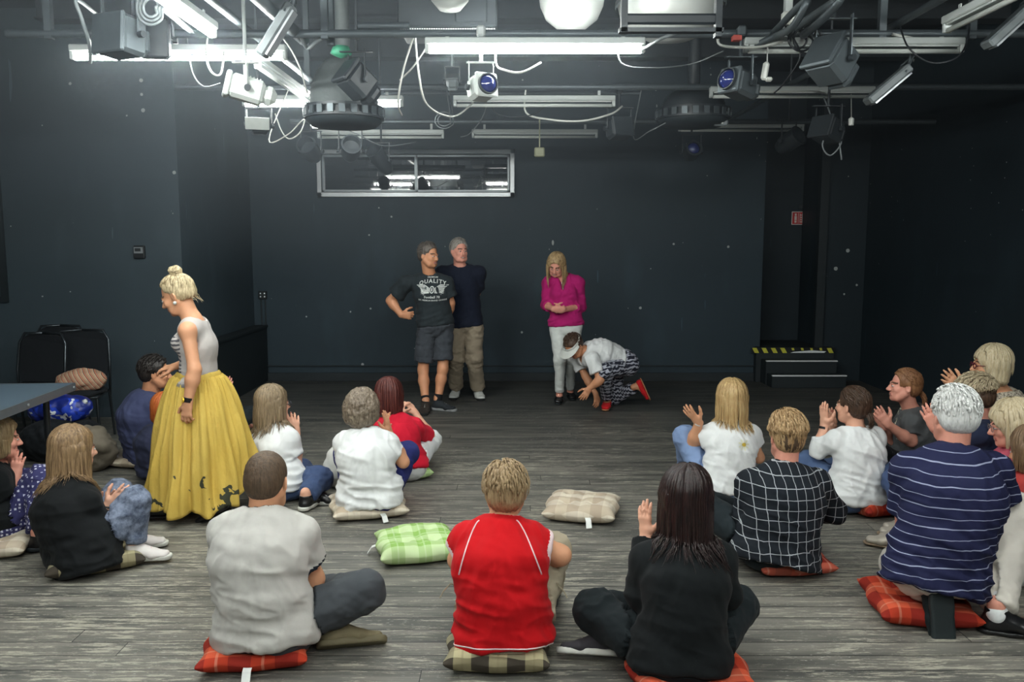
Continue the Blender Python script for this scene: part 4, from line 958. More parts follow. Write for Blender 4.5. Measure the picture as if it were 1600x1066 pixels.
    def _hf(s, n):
        J = s.J; d = J['wr' + n] - J['el' + n]; F = s.D(J['fd' + n]) if J['fd' + n] is not None else d
        N = s.D(J['pn' + n]) if J['pn' + n] is not None else V3(0, 0, -1); return nrm(F), N
    def _tl(s, n): F, N = s._hf(n); x = np.cross(F, N); return nrm(x) if np.linalg.norm(x) > .01 else V3(1, 0, 0)
    def head_sdf(s, q):
        J, S, R = s.J, s.S, s.HR; H = J['hd']; m = s.sex == 'm'; p = lambda x, y, z: H + R @ (V3(x, y, z) * S); fe = 1.0 if m else .93
        q.el(p(0, -.014, .032), V3(.075, .094, .084) * S, R, k=.02); q.el(p(0, .022, -.030), V3(.060 * fe, .070, .078) * S, R, k=.03)
        q.ec(p(-.026 * fe, .045, -.082), p(.026 * fe, .045, -.082), (.030 if m else .026) * S, k=.03); q.el(p(0, .070, -.097), V3(.021, .018, .017) * S, R, k=.02)
        for g in (-1, 1):
            q.el(p(g * .038, .060, -.030), V3(.022, .024, .022) * S, R, k=.02); q.ec(p(g * .058 * fe, -.002, -.045), p(g * .040 * fe, .045, -.083), .022 * S, .020 * S, k=.025)
            q.el(p(g * .029, .101, -.003), V3(.017, .018, .012) * S, R, k=.012, op=1); q.el(p(g * .0295, .079, -.004), V3(.0135, .013, .0115) * S, R, k=.002)
            q.ec(p(g * .014, .090, .014), p(g * .044, .078, .016), .008 * S, .006 * S, k=.010)
            er = R @ rotz(g * .45) @ rotx(-.15)
            q.el(p(g * .079, -.006, -.008), V3(.009, .019, .031) * S, er, k=.007); q.el(p(g * .087, -.001, -.006), V3(.006, .010, .018) * S, er, k=.004, op=1)
        q.ec(p(0, .088, .004), p(0, .110, -.034), .0085 * S, .0115 * S, k=.012)
        for g in (-1, 1): q.el(p(g * .011, .098, -.038), .0085 * S, k=.008)
        q.ec(p(-.018, .084, -.064), p(.018, .084, -.064), .0070 * S, k=.008); q.ec(p(-.014, .083, -.073), p(.014, .083, -.073), .0075 * S, k=.006)
        q.ec(p(-.020, .0945, -.0685), p(.020, .0945, -.0685), .0022 * S, k=.003, op=1)
    def body(s, sk='fair', smile=True, stubble=False, lens=False, lids=False, bare=False):
        J, S = s.J, s.S; q = SDF(); m = s.sex == 'm'; s.sk = SK[sk]
        s.torso(q, -.012)
        nb = J['hd'] + s.HR @ (V3(0, -.026, -.060) * S); r = .056 if m else .047
        q.ec(J['c7'] + s.fw * .012 - s.sp * .03, nb, (r + .008) * S, r * S, k=.03)
        q.ec(lerp(J['c7'], nb, .3) + s.fw * .03 * S, J['hd'] + s.HR @ (V3(0, .015, -.075) * S), r * .8 * S, .035 * S, k=.03)
        for n, sg in (('R', 1), ('L', -1)):
            s.arm(q, n, 0, 2.0); F, N = s._hf(n); hand(q, J['wr' + n], F, N, sg, s.curls[n], s.spread, S * (1.03 if m else .93))
            th, sh = ((.080, .052), (.052, .034)) if m else ((.080, .050), (.050, .032))
            lf = 1.0 if bare else .74; q.ec(J['hp' + n], J['kn' + n], th[0] * S * lf, th[1] * S * lf, k=.04)
            ca = lerp(J['kn' + n], J['an' + n], .33) ; bk = nrm(np.cross(J['kn' + n] - J['an' + n], s.lat0)); bk = bk if np.dot(bk, J['ft' + n]) < 0 else -bk
            cr = (.051 if m else .043) * lf; q.ec(J['kn' + n], ca + bk * .008, (cr - .001) * S, cr * S, k=.03); q.ec(ca + bk * .008, J['an' + n], cr * S, .033 * S * (1 if bare else .9), k=.03)
            foot_prims(q, J['an' + n], J['ft' + n], J['fu' + n], S * (1 if m else .92))
        s.head_sdf(q)
        v, F = q.mesh(min(s.h, .0058)); s.bq = q
        mats = [s.sk, M_EYE, M_IRIS, M_LIP, M_BROW, M_TEETH]; c = v[F].mean(1); hl = ((c - J['hd']) @ s.HR) / S
        mi = np.zeros(len(F), np.int32)
        x, y, z = np.abs(hl[:, 0]), hl[:, 1], hl[:, 2]; fr = y > .06
        zc = .0205 - 8 * (x - .03) ** 2; mi[fr & (np.abs(z - zc) < .0052) & (x > .012) & (x < .05)] = 4
        smz = -.0695 + (6.0 * x ** 2 if smile else 0); mi[fr & (y > .07) & (np.abs(z - smz) < .0095) & (x < .024)] = 3
        if smile: mi[fr & (y > .07) & (np.abs(z - smz - .0) < .0034) & (x < .015)] = 5
        if stubble: s.stub = True
        V = [v]; FF = [F]; MI = [mi]; nv = len(v)
        for g in (-1, 1):       # eyeballs with iris
            for (cx, cy, r, mt, sq) in ((g * .0295, .0825, .0128, 1, .55), (g * .0295, .0900, .0066, 2, .85)):
                U = np.linspace(0, math.pi, 9); W_ = np.linspace(0, 2 * math.pi, 13)[:-1]
                sp = np.array([(r * math.sin(a) * math.cos(b), r * math.cos(a), r * math.sin(a) * math.sin(b) * sq) for a in U for b in W_]) + V3(cx, cy, -.004)
                fs = [(i * 12 + j, i * 12 + (j + 1) % 12, (i + 1) * 12 + (j + 1) % 12, (i + 1) * 12 + j) for i in range(8) for j in range(12)]
                V.append(J['hd'] + (sp * S) @ s.HR.T); FF.append(np.array(fs) + nv); MI.append(np.full(len(fs), mt)); nv += len(sp)
        s.bo = mesh_obj('body', np.concatenate(V), np.concatenate(FF), mats, s.e, np.concatenate(MI)); return s
    # ---- clothes
    def shirt(s, mat, sleeve=.55, t=.010, loose=.012, hem=None, hemz=.0, trim=None, trimw=.014, fold=.007, name='shirt', wd=1.0, neck=.070, vneck=0.0, sl=None, paint=None, mats=(), scallop=False, flare=0.0, collar=None, slL=.012, seat=True):
        J, S = s.J, s.S; q = SDF(); s.torso(q, t, loose, wd); sl = sl or {'R': sleeve, 'L': sleeve}
        dn = J['pel'] - s.sp * (.05 + hemz) * S; a = (.160 * wd + t + loose + flare) * S
        q.ec(J['pel'] + s.sp * .03, dn - s.sp * .05, ((.158 * wd + t + loose) * S, (.112 * wd + t + loose) * S), (a, (.115 * wd + t + loose + flare) * S), lat=s.lat0, k=.03)
        for n in 'RL':
            if sl[n] > 0: s.arm(q, n, t + .004, sl[n], loose=slL, k=.035)
            elif sl[n] == 0: q.el(lerp(J['sh' + n], J['el' + n], .35), .062 * S, k=.01, op=1)
        if seat:
            for sg in (-1, 1): q.el(J['pel'] + (V3(sg * .070, -.030, -.030)) * S, V3(.095 + t + loose * .5, .10 + t + loose * .5, .085 + t) * S, k=.05)
        s.hem = dn if hem is None else s.px(hem); q.cut(s.hem, -s.sp)
        nk = J['c7'] + s.fw * .014 * S; nb = J['hd'] + s.HR @ (V3(0, -.02, -.06) * S); ua = nrm(nb - J['c7'])
        q.ec(nk + ua * .005, nk + ua * .12, (neck * S, neck * .95 * S), neck * S, lat=s.lat1, k=.008, op=1)
        if vneck > 0: q.ec(nk + s.fw * .07 * S + ua * .02, nk + s.fw * (.12 * S) - s.sp * vneck, (.05 * S, .06 * S), (.012, .05), lat=s.lat1, k=.008, op=1)
        v, F = q.mesh(s.h * 1.15); n = vnormals(v, F); rng = sum(map(ord, s.label)) % 50
        w = v @ np.stack([s.lat1, np.cross(s.sp, s.lat1), s.sp], 1)
        hgt = np.clip(((v - J['pel']) @ s.sp) / max(.3, np.linalg.norm(J['c7'] - J['pel'])), -.3, 1.1)
        f1 = 1 - np.abs(fbm(np.stack([w[:, 0] * 5 + rng, w[:, 1] * 5, w[:, 2] * 17 + w[:, 0] * 4], 1), 2)) * 2
        f2 = 1 - np.abs(fbm(np.stack([w[:, 0] * 13 + rng, w[:, 1] * 9 + w[:, 2] * 5, w[:, 2] * 6 + np.abs(w[:, 0]) * 12], 1), 2)) * 2
        fold = fold * 1.5; amt = fold * (np.clip(.9 - hgt * .8, .15, 1)); v = v + n * (f1 * amt + f2 * fold * .5 + fold * .15)[:, None]
        c = v[F].mean(1); mi = np.zeros(len(F), np.int32); ml = [mat] + list(mats)
        if trim is not None:
            ml.append(trim); ti = len(ml) - 1
            for nn in 'RL':
                if sl[nn] > 0:
                    if sl[nn] < 1: a0, b0 = J['sh' + nn], J['el' + nn]; e = lerp(a0, b0, sl[nn])
                    else: a0, b0 = J['el' + nn], J['wr' + nn]; e = lerp(a0, b0, sl[nn] - 1)
                    u = nrm(b0 - a0); dd = (c - e) @ u; near = np.linalg.norm(c - e, axis=1) < .11 * S; mi[near & (dd > -trimw) & (dd < .02)] = ti
            dd = np.linalg.norm((c - nk) - ((c - nk) @ ua)[:, None] * ua, axis=1); mi[(dd < neck * S + .008) & (((c - nk) @ ua) > -.02) & (((c - nk) @ ua) < .09)] = ti
        if paint is not None: paint(s, c, mi)
        o = mesh_obj(name, v, F, ml, s.e, mi); s.sq = q; s.so = (v, F, o)
        if collar is not None:
            k = SDF(); k.ec(nk - ua * .01, nk + ua * .028 * S, (neck * 1.12 * S, neck * 1.08 * S), (neck * 1.0 * S, neck * S), lat=s.lat1, k=.01, flat=3)
            k.ec(nk - ua * .04, nk + ua * .07, (neck * .9 * S, neck * .86 * S), (neck * .86 * S,) * 2, lat=s.lat1, k=.004, op=1); v2, F2 = k.mesh(.006); mesh_obj('collar', v2, F2, collar, s.e)
        return s
    def pants(s, mat, t=.012, length=1.92, loose=0.0, fold=.006, name='trousers', trim=None, cut=None, seat=True, paint=None, mats=(), cuff=.0):
        J, S = s.J, s.S; q = SDF(); m = s.sex == 'm'
        q.ec(J['pel'] - s.lat0 * .05 * S, J['pel'] + s.lat0 * .05 * S, (.115 + t) * S, k=.04)
        q.ec(J['pel'], J['s1'], ((.155 + t) * S, (.112 + t) * S), ((.14 + t) * S, (.10 + t) * S), lat=s.lat0, k=.03)
        q.cut(J['pel'] + s.sp * (.05 if cut is None else cut) * S, s.sp)
        for n, sg in (('R', 1), ('L', -1)):
            hp, kn, an = J['hp' + n], J['kn' + n], J['an' + n]
            if seat: q.el(J['pel'] + (V3(sg * .075, -.035, -.035)) * S, V3(.095, .10, .085) * S, k=.04)
            r0, r1, r2 = (.086, .060, .050) if m else (.086, .058, .044); r2 += cuff
            if length <= 1: q.ec(hp, lerp(hp, kn, length), (r0 - .01 + t) * S, (r0 + (r1 - r0) * length + t + loose) * S, k=.012, flat=2 if length < 1 else 0)
            else:
                g = length - 1; q.ec(hp, kn, (r0 + t) * S, (r1 + t + loose) * S, k=.04 if seat else .014); q.ec(kn, lerp(kn, an, g), (r1 + t + loose) * S, (r1 + (r2 - r1) * g + t + loose - .006) * S, k=.03, flat=2)
        v, F = q.mesh(s.h * 1.15); n = vnormals(v, F); rng = sum(map(ord, s.label)) % 40 + 3
        f = 1 - np.abs(fbm(v * V3(9, 9, 12) + rng, 3)) * 2; near = 0
        for nn in 'RL':
            for jn, rr in (('kn', .14), ('hp', .16), ('an', .12)): near = near + np.exp(-np.linalg.norm(v - J[jn + nn], axis=1) ** 2 / rr ** 2)
        v = v + n * ((f + .35) * fold * (.5 + np.clip(near, 0, 1.3)))[:, None]
        if getattr(s, 'sq', None) is not None:
            d = s.sq.sample(v); hide = (d > -.016) & (d < .022) & (((v - s.hem) @ s.sp) > -.004) & (np.linalg.norm(v - J['pel'], axis=1) < .27); v = v - n * np.where(hide, np.clip(d + .016, 0, .035), 0)[:, None]
        c = v[F].mean(1); mi = np.zeros(len(F), np.int32)
        if paint is not None: paint(s, c, mi)
        v[:, 2] = np.maximum(v[:, 2], .004); s.pq = q
        s.po = mesh_obj(name, v, F, [mat] + list(mats), s.e, mi); return s
    def shoes(s, upper, sole=None, kind='sneaker', lace=None, which='RL', sock=None):
        for n in which:
            sh = shoe(s.e, s.J['an' + n], s.J['ft' + n], s.J['fu' + n], s.S * (1.03 if s.sex == 'm' else .93), upper, sole or M_DARK, kind, lace)
            if sock is not None:
                a, k = s.J['an' + n], s.J['kn' + n]; q = SDF(); q.ec(a - nrm(k - a) * .02, a + nrm(k - a) * .075, .040 * s.S, .042 * s.S, k=.01, flat=2); v, F = q.mesh(.006); mesh_obj('sock', v, F, sock, s.e)
        return s
    # ---- hair
    def hair(s, mat, style='short', seed=1, length=.3, n=None, vol=1.0, part=None, lock=None, fringe=0.0, front=1.0, back=None):
        J, S, R = s.J, s.S, s.HR; H = J['hd']; p = lambda x, y, z: H + R @ (V3(x, y, z) * S); rnd = np.random.default_rng(seed); q = SDF(); up = R @ V3(0, 0, 1)
        o = {'buzz': .004, 'short': .011, 'thick': .017, 'bob': .018, 'long': .017, 'bun': .010, 'pony': .011, 'curly': .022}[style] * vol
        q.el(p(0, -.016, .034), V3(.076 + o, .095 + o, .085 + o) * S, R, k=.02)
        low = {'buzz': -.055, 'short': -.055, 'thick': -.06, 'bob': -.09, 'long': -.09, 'bun': -.05, 'pony': -.05, 'curly': -.05}[style]
        q.el(p(0, -.052, -.012), V3(.066 + o * .8, .056 + o * .8, .062 + o * .4) * S, R, k=.03)
        if style in ('bob', 'long', 'curly'):
            for g in (-1, 1): q.ec(p(g * .066, -.02, .02), p(g * (.070 if style != 'curly' else .075), -.022, low + .005), ((.03 + o * .6) * S, (.055 + o * .5) * S), ((.020 + o * .5) * S, (.050 + o * .5) * S), lat=R @ V3(1, 0, 0), k=.03)
            q.ec(p(0, -.06, 0), p(0, -.062, low), ((.062 + o) * S, (.035 + o) * S), ((.058 + o) * S, (.030 + o) * S), lat=R @ V3(1, 0, 0), k=.03)
        # face opening
        fz = .080 - fringe; fx = {'bob': .068, 'long': .070, 'curly': .070}.get(style, .084)
        q.el(p(0, .112, -.050), V3(fx, .075, .050 + fz) * S, R, k=.012, op=1)
        if fringe < .015: q.ec(p(-.040, .122, .020), p(.040, .122, .020), (.060 if style in ('long', 'bob') else .086 if style == 'bun' else .076) * S, k=.012, op=1)
        if style in ('bun', 'short'):
            for g in (-1, 1): q.el(p(g * .088, .050, .0), V3(.036, .045 if style == 'bun' else .036, .040) * S, R, k=.01, op=1)
        if style == 'bun': q.cut(p(0, -.07, -.052), -up)
        if style in ('buzz', 'short', 'thick', 'bun', 'pony'):
            for g in (-1, 1): q.el(p(g * .09, .005, -.032), V3(.026, .026, .038) * S, R, k=.01, op=1)
            q.cut(p(0, -.07, -.078 if style != 'thick' else -.084), -up)
            for g in (-1, 1): q.el(p(g * .07, .045, -.06), V3(.05, .055, .06) * S, R, k=.01, op=1)
        if style == 'curly':
            for i in range(230):
                d = nrm(rnd.normal(size=3)); d[1] -= .15; d = nrm(d)
                if d[1] > .45 and d[2] < .45: continue
                q.el(p(0, -.02, .018) + R @ (d * V3(.092, .108, .100) * S * rnd.uniform(.93, 1.06)), rnd.uniform(.011, .019) * S, k=.006)
        if style == 'bun':
            b = p(0, -.058, .135); s.bun = b; q.ec(p(0, -.045, .10), b, .026 * S, .030 * S, k=.015); q.el(b, V3(.040, .036, .032) * S, R, k=.012)
            for i in range(7): a = i * .9; q.el(b + R @ (V3(.030 * math.cos(a), .020, .026 * math.sin(a)) * S), .014 * S, k=.006)
        v, F = q.mesh(.006); nn = vnormals(v, F); w = (v - H) @ R
        if style in ('buzz',): v = v + nn * (fbm(w * 160, 2) * .0012)[:, None]
        elif style == 'curly': v = v + nn * (fbm(w * 70, 2) * .006)[:, None]
        else:
            ang = np.arctan2(w[:, 0], w[:, 1] + .02); v = v + nn * (fbm(np.stack([ang * 22, w[:, 2] * 9, w[:, 1] * 9], 1), 2) * (.0028 if style == 'short' else .004))[:, None]
        Vs = [v]; Q = [F]; off = len(v)
        # locks
        mb_v = []; mb_f = []
        def ribbon(pts, r0, fl=.35, sides=5, taper=1.6):
            nonlocal off
            pts = np.asarray(pts); k = len(pts); tt = np.gradient(pts, axis=0); tt /= np.linalg.norm(tt, axis=1, keepdims=True) + 1e-9
            out = pts - (H + up * -.0); out = out - tt * (out * tt).sum(1)[:, None]; out /= np.linalg.norm(out, axis=1, keepdims=True) + 1e-9; sd = np.cross(tt, out)
            ts = np.linspace(0, 1, k); rr = r0 * (np.minimum(1, .35 + ts * 4)) * (1 - ts ** taper * .92); a = np.arange(sides) * 2 * math.pi / sides
            vv = pts[:, None] + sd[:, None] * (np.cos(a)[None, :, None] * rr[:, None, None]) + out[:, None] * (np.sin(a)[None, :, None] * rr[:, None, None] * fl)
            i, j = np.meshgrid(np.arange(k - 1), np.arange(sides), indexing='ij'); A = i * sides + j; B = i * sides + (j + 1) % sides
            Q.append(np.stack([A, B, B + sides, A + sides], -1).reshape(-1, 4) + off); Vs.append(vv.reshape(-1, 3)); off += k * sides
        ax = V3(.078 + o, .097 + o, .087 + o) * S; cen = V3(0, -.016, .034) * S
        if style in ('long', 'bob'):
            N = n or (260 if style == 'long' else 200); cloth = getattr(s, 'sq', None)
            for i in range(N):
                ph = rnd.uniform(-2.45, 2.45) if i > N * .2 else rnd.choice([-1, 1]) * rnd.uniform(1.7, 2.5)      # 0 = back
                px0 = (part or 0) * .8; pts = []; L_ = length * S * (rnd.uniform(.55, 1.0) if rnd.random() < .45 else rnd.uniform(.9, 1.08))
                dx, dy = math.sin(ph), -math.cos(ph); ra = rnd.uniform(1.0, 1.05)
                if abs(ph) > 1.5: tmax = 1.75
                else: tmax = 1.75
                for t in np.linspace(.12, tmax, 9):
                    q_ = cen + V3(ax[0] * math.sin(t) * dx + px0 * .03 * math.cos(t), ax[1] * math.sin(t) * dy * (.9 if dy > 0 else 1), ax[2] * math.cos(t)) * ra
                    pts.append(H + R @ q_)
                    if dy > .1 and t > .95 and q_[1] > .045 * S:  # sweep the front hair sideways past the face
                        q_[0] = np.sign(dx) * max(abs(q_[0]), .080 * S); q_[1] = min(q_[1], .030 * S); pts[-1] = H + R @ q_
                e = pts[-1].copy(); side = R @ V3(dx, dy, 0); rem = L_; vel = V3(0, 0, -1.0) + side * .12 + s.bk * .10; wob = rnd.uniform(-1, 1, 3) * .25
                K = 11; st = rem / K
                for j in range(K):
                    vel = vel * .8 + V3(0, 0, -.25) + wob * .07 * math.sin(j * .9 + i) - side * .055 * j / K; e = e + nrm(vel) * st
                    for qq in (cloth, s.bq):
                        if qq is None: continue
                        d = float(qq.sample(e[None])[0]); want = .008 + .010 * ((i * 37) % 10) / 10
                        if d < want:
                            g = V3(*[float(qq.sample((e + dd)[None])[0] - qq.sample((e - dd)[None])[0]) for dd in np.eye(3) * qq.h * 1.2]); g = nrm(g) if np.linalg.norm(g) > 1e-6 else s.bk
                            e = e + g * (want - d)
                    pts.append(e.copy())
                ribbon(pts, (lock or .0125) * S * rnd.uniform(.6, 1.1), .38)
        elif style in ('short', 'thick'):
            N = n or 420
            for i in range(N):
                d = nrm(rnd.normal(size=3)); d[2] = abs(d[2]) if rnd.random() < .6 else d[2]
                if d[1] > .2 and d[2] < .72 - fringe * 10: continue
                if abs(d[0]) > .5 and d[2] < -.1 and d[1] > -.5: continue
                if d[2] < -.55: continue
                b0 = cen + d * ax * .985; fl_ = nrm(V3(d[0] * .25 + .35 * (part or .3), -d[1] * .1 + (.5 if fringe > 0 and d[2] > .3 else -.35) * front, -.35 - .6 * (1 - abs(d[2])))); fl_ = nrm(fl_ - d * np.dot(fl_, d)); fl_ = nrm(V3(d[0] * .3, -1, .1) - d * np.dot(V3(d[0] * .3, -1, .1), d)) if (d[1] > -.1 and fringe <= 0 and style == 'short') else fl_; ln = (.030 if style == 'short' else .042) * S * rnd.uniform(.6, 1.2)
                pts = [H + R @ (b0 + fl_ * ln * t + d * (.006 * math.sin(t * 3) + .004) * S - d * t * t * ln * .18) for t in np.linspace(0, 1, 5)]
                ribbon(pts, .0062 * S * rnd.uniform(.6, 1.2), .5, 4)
        elif style in ('bun', 'pony'):
            tgt = V3(0, -.045, .115) * S if style == 'bun' else V3(0, -.115, -.035) * S
            for i in range(n or 150):
                ph = rnd.uniform(0, 2 * math.pi); th = rnd.uniform(.8, 1.45); d0 = V3(math.sin(th) * math.cos(ph), math.sin(th) * math.sin(ph), math.cos(th))
                if style == 'pony': d0 = V3(rnd.uniform(-1, 1), rnd.uniform(.1, .8), rnd.uniform(.05, 1)); d0[2] = max(d0[2], d0[1] * 1.2); d0 = nrm(d0)
                elif d0[1] < -.3: d0[2] = -.45; d0 = nrm(d0)
                elif d0[1] > .25: d0[2] = max(d0[2], .62); d0 = nrm(d0)
                d1 = nrm((tgt - cen) / ax); pts = []
                for t in np.linspace(0, 1, 9): dd = nrm(lerp(d0, d1, t)); pts.append(H + R @ (cen + dd * ax * (1.0 + .02 * math.sin(t * 3))))
                ribbon(pts, .0075 * S * rnd.uniform(.5, 1.1), .4, 4)
            if style == 'bun':
                for i in range(26): a = rnd.uniform(0, 6.28, 2); ribbon([s.bun + R @ (V3(.042 * math.cos(a[0] + t) , .036 * math.sin(a[0] + t) * math.cos(a[1]), .033 * math.sin(a[0] + t) * math.sin(a[1])) * S) for t in np.linspace(0, 2.2, 9)], .007 * S, .6, 4)
                for i in range(10): b = p(rnd.uniform(-.05, .05), -.085, -.03); ribbon([b + (s.bk * .05 * t + V3(0, 0, -.05 * t) + V3(*rnd.uniform(-.01, .01, 3))) for t in np.linspace(0, 1, 5)], .003, .6, 4)
            else:
                b = p(0, -.115, -.035)
                for i in range(46):
                    e = b + R @ (V3(*rnd.uniform(-.012, .012, 3)) * S); pts = []
                    for t in np.linspace(0, 1, 8): pts.append(e + V3(0, 0, -length * t) + s.bk * .03 * math.sin(t * 2.2) + V3(*(rnd.uniform(-.006, .006, 3) * t)))
                    ribbon(pts, .008 * S, .6, 4)
        elif style == 'curly':
            for i in range(150):
                d = nrm(rnd.normal(size=3)); 
                if d[1] > .4 and d[2] < .5 or d[2] < -.75: continue
                b = p(0, -.02, .018) + R @ (d * V3(.100, .115, .108) * S); B = basis(nrm(rnd.normal(size=3))); r = rnd.uniform(.009, .016) * S
                ribbon([b + B @ V3(r * math.cos(t), r * math.sin(t), t * .0025) for t in np.linspace(0, 5.2, 10)], .0042 * S, .8, 4)
        s.ho = mesh_obj('hair', np.concatenate(Vs), np.concatenate(Q), mat, s.e); return s
    def glasses(s, m, thick=.0028):
        S, R = s.S, s.HR; p = lambda x, y, z: s.J['hd'] + R @ (V3(x, y, z) * S); g = MB()
        for sg in (-1, 1):
            g.tube([p(sg * .031 + .024 * math.cos(a), .103 - .10 * abs(.024 * math.cos(a)), -.006 + .017 * math.sin(a)) for a in np.linspace(0, 2 * math.pi, 15)], thick * S, 5, caps=False)
            g.tube([p(sg * .055, .098, -.002), p(sg * .074, .06, .0), p(sg * .084, .0, .002), p(sg * .083, -.018, -.012)], thick * S, 5)
        g.tube([p(-.008, .104, -.002), p(0, .108, .0), p(.008, .104, -.002)], thick * S, 5); g.build('glasses', m, s.e, smooth=True); return s
    def band(s, at, n, m, name, w=.012, r=.030, frac=.9):
        a, b = (s.J['el' + n], s.J['wr' + n]); c = lerp(a, b, frac); u = nrm(b - a)
        MB().lathe([(r, -w), (r + .004, -w), (r + .004, w), (r, w), (r, -w)], c, u, 20).build(name, m, s.e, angle=40); return s
C_ = fabric
H_BROWN = hairmat('brown hair', sr(92, 70, 50), sr(135, 109, 81)); H_DBROWN = hairmat('dark brown hair', sr(52, 38, 30), sr(86, 64, 48)); H_BLACK = hairmat('near black hair', sr(20, 16, 16), sr(50, 32, 30), .32)
H_BLOND = hairmat('golden blond hair', sr(160, 124, 76), sr(203, 176, 127)); H_PALE = hairmat('pale blond hair', sr(176, 156, 118), sr(212, 199, 169)); H_GREY = hairmat('grey hair', sr(120, 112, 104), sr(176, 171, 163))
H_WHITE = hairmat('white hair', sr(196, 196, 192), sr(240, 240, 238)); H_CURL = hairmat('grey brown curls', sr(84, 70, 58), sr(154, 140, 122)); H_RED = hairmat('dark red hair', sr(60, 24, 26), sr(106, 55, 46)); H_ORANGE = hairmat('orange hair', sr(186, 84, 34), sr(208, 120, 59))
H_LIGHTBR = hairmat('light brown hair', sr(128, 104, 74), sr(178, 154, 117)); H_AUBURN = hairmat('auburn hair', sr(112, 72, 48), sr(158, 115, 79)); H_FADE = hairmat('short clipped hair', sr(64, 50, 38), sr(99, 79, 59), .6)
D_JEAN = fabric('blue denim', sr(62, 78, 112), var=.18); D_BLKJ = fabric('black denim', sr(30, 38, 42)); D_WHITE = fabric('white jersey', sr(226, 228, 228)); D_GREY = fabric('light grey jersey', sr(188, 186, 180)); M_RUB = plain('white rubber', sr(206, 206, 198), .5); M_SHBLK = plain('black shoe leather', sr(24, 24, 26), .3)
U, Dn = (0, 0, 1), (0, 0, -1)

# ---- man in the light grey T-shirt, foreground left
p = Person('person in a light grey T-shirt with dark collar, sitting cross-legged on an orange plaid cushion', (400, 3.31), -4, 1.04, 'm', .0062)
p.pose((0, 0, 0.150), (408, 808, .10), (417, 752, .14), hpitch=12, shw=0.150, bulge=.045, tyaw=0, wrR=(462, 922, .34), elR=(490, 905, .14), wrL=(420, 930, .36), elL=(352, 895, .18), fdR=(-.6, .7, 0), fdL=(.7, .7, 0), pnR=(-.6, -.3, -.4), pnL=(.6, -.3, -.4),
       knR=(.385, .12, .24), knL=(-.24, .40, .20), anR=(-.08, .40, .10), anL=(.25, .12, .085), ftR=(-.9, .4, 0), ftL=(1, .2, -.0), fuR=(0, .7, .7), fuL=(.1, .6, .7))
p.body('warm'); p.shirt(D_GREY, .62, loose=.022, trim=fabric('navy ribbing', sr(30, 34, 44)), trimw=.012, wd=1.03, hemz=.03, fold=.008)
p.pants(C_('charcoal cotton', sr(66, 70, 74)), .016, cut=.10); p.shoes(plain('khaki canvas shoe', sr(126, 116, 88), .8), plain('olive sole', sr(112, 104, 78), .7), which='L'); p.shoes(plain('khaki canvas shoe', sr(126, 116, 88), .8), plain('olive sole', sr(112, 104, 78), .7), which='R'); p.hair(H_FADE, 'buzz', vol=1.6)
cushion((P(398, 900, p.Y)[0], p.Y + .03), R_(8), M_ORANGE, 'orange plaid cushion under the person in the light grey T-shirt', .46, .075, .55, -1.62, 1)

# ---- red T-shirt
def red_lines(s, c, mi):
    sh = s.J; x = np.abs((c - sh['c7']) @ s.lat1); z = (c - sh['c7']) @ s.sp; f = (c - sh['c7']) @ s.fw
    pass
p = Person('person in a bright red T-shirt with white piping, seated with knees drawn up', (786, 3.29), 0, .98, 'm', .0062)
p.pose((0, 0, 0.145), (779, 822, .10), (790, 768, .14), hpitch=6, shw=0.139, bulge=.05, elR=(876, 868, .12), wrR=(822, 885, .33), elL=(716, 875, .12), wrL=(752, 885, .34), fdR=(-.8, .5, -.1), fdL=(.8, .5, -.1), pnR=(0, -.3, -1), pnL=(0, -.3, -1),
       knR=(.20, .27, .36), knL=(-.13, .34, .34), anR=(.20, .47, .085), anL=(-.10, .54, .085), ftR=(.2, 1, 0), ftL=(-.2, 1, 0))
p.body('warm'); p.shirt(C_('red sports jersey', sr(192, 10, 20)), .42, loose=.024, trim=fabric('white piping', sr(228, 205, 205)), trimw=.018, wd=1.037, hemz=.025, paint=red_lines, mats=(fabric('white piping', sr(228, 205, 205)),), neck=.068)
p.pants(C_('beige cotton', sr(168, 158, 136)), .024, cut=.04, fold=.009); p.shoes(M_SHBLK, M_DARK); p.hair(H_LIGHTBR, 'thick', 3, vol=1.05, n=520)
cushion((P(779, 900, p.Y)[0], p.Y + .03), R_(-2), M_OLIVE, 'olive and black plaid cushion under the person in red', .45, .085, .5, None, 2)
rv, rF, ro = p.so; rb = BVHTree.FromPolygons([tuple(q) for q in rv], [tuple(q) for q in rF])
pts = []
for t in np.linspace(0, 2 * math.pi, 90):
    dv = p.lat0 * math.cos(t) - p.bk * math.sin(t); b0 = p.hem + p.sp * .010; h = rb.ray_cast(Vector(b0 + dv * .5), Vector(-dv))
    if h[0] is not None: pts.append(V3(*h[0]) + dv * .0005)
MB().tube(pts, .0032, 6).build('hem_piping', fabric('white piping', sr(228, 205, 205)), p.e, smooth=True)
for sg in (-1, 1):
    pts = []
    for t in np.linspace(0, 1, 26):
        o = p.J['c7'] + p.lat1 * sg * (.078 + .092 * t ** .8) * p.S + p.sp * (.03 - .215 * t ** 1.15) * p.S; h = rb.ray_cast(Vector(o + p.bk * .4), Vector(-p.bk))
        if h[0] is not None: pts.append(V3(*h[0]) + p.bk * .001)
    MB().tube(pts, .0032, 6).build('raglan_piping', fabric('white piping', sr(228, 205, 205)), p.e, smooth=True)
    a = p.J['pel'] + V3(sg * .185, .10, .12); tag(MB().tube([a, a + V3(sg * .04, -.01, .02), a + V3(sg * .07, -.02, -.01), a + V3(sg * .085, -.02, -.04)], .003, 5).build('trouser_cord', C_('beige cotton', sr(168, 158, 136)), p.e))

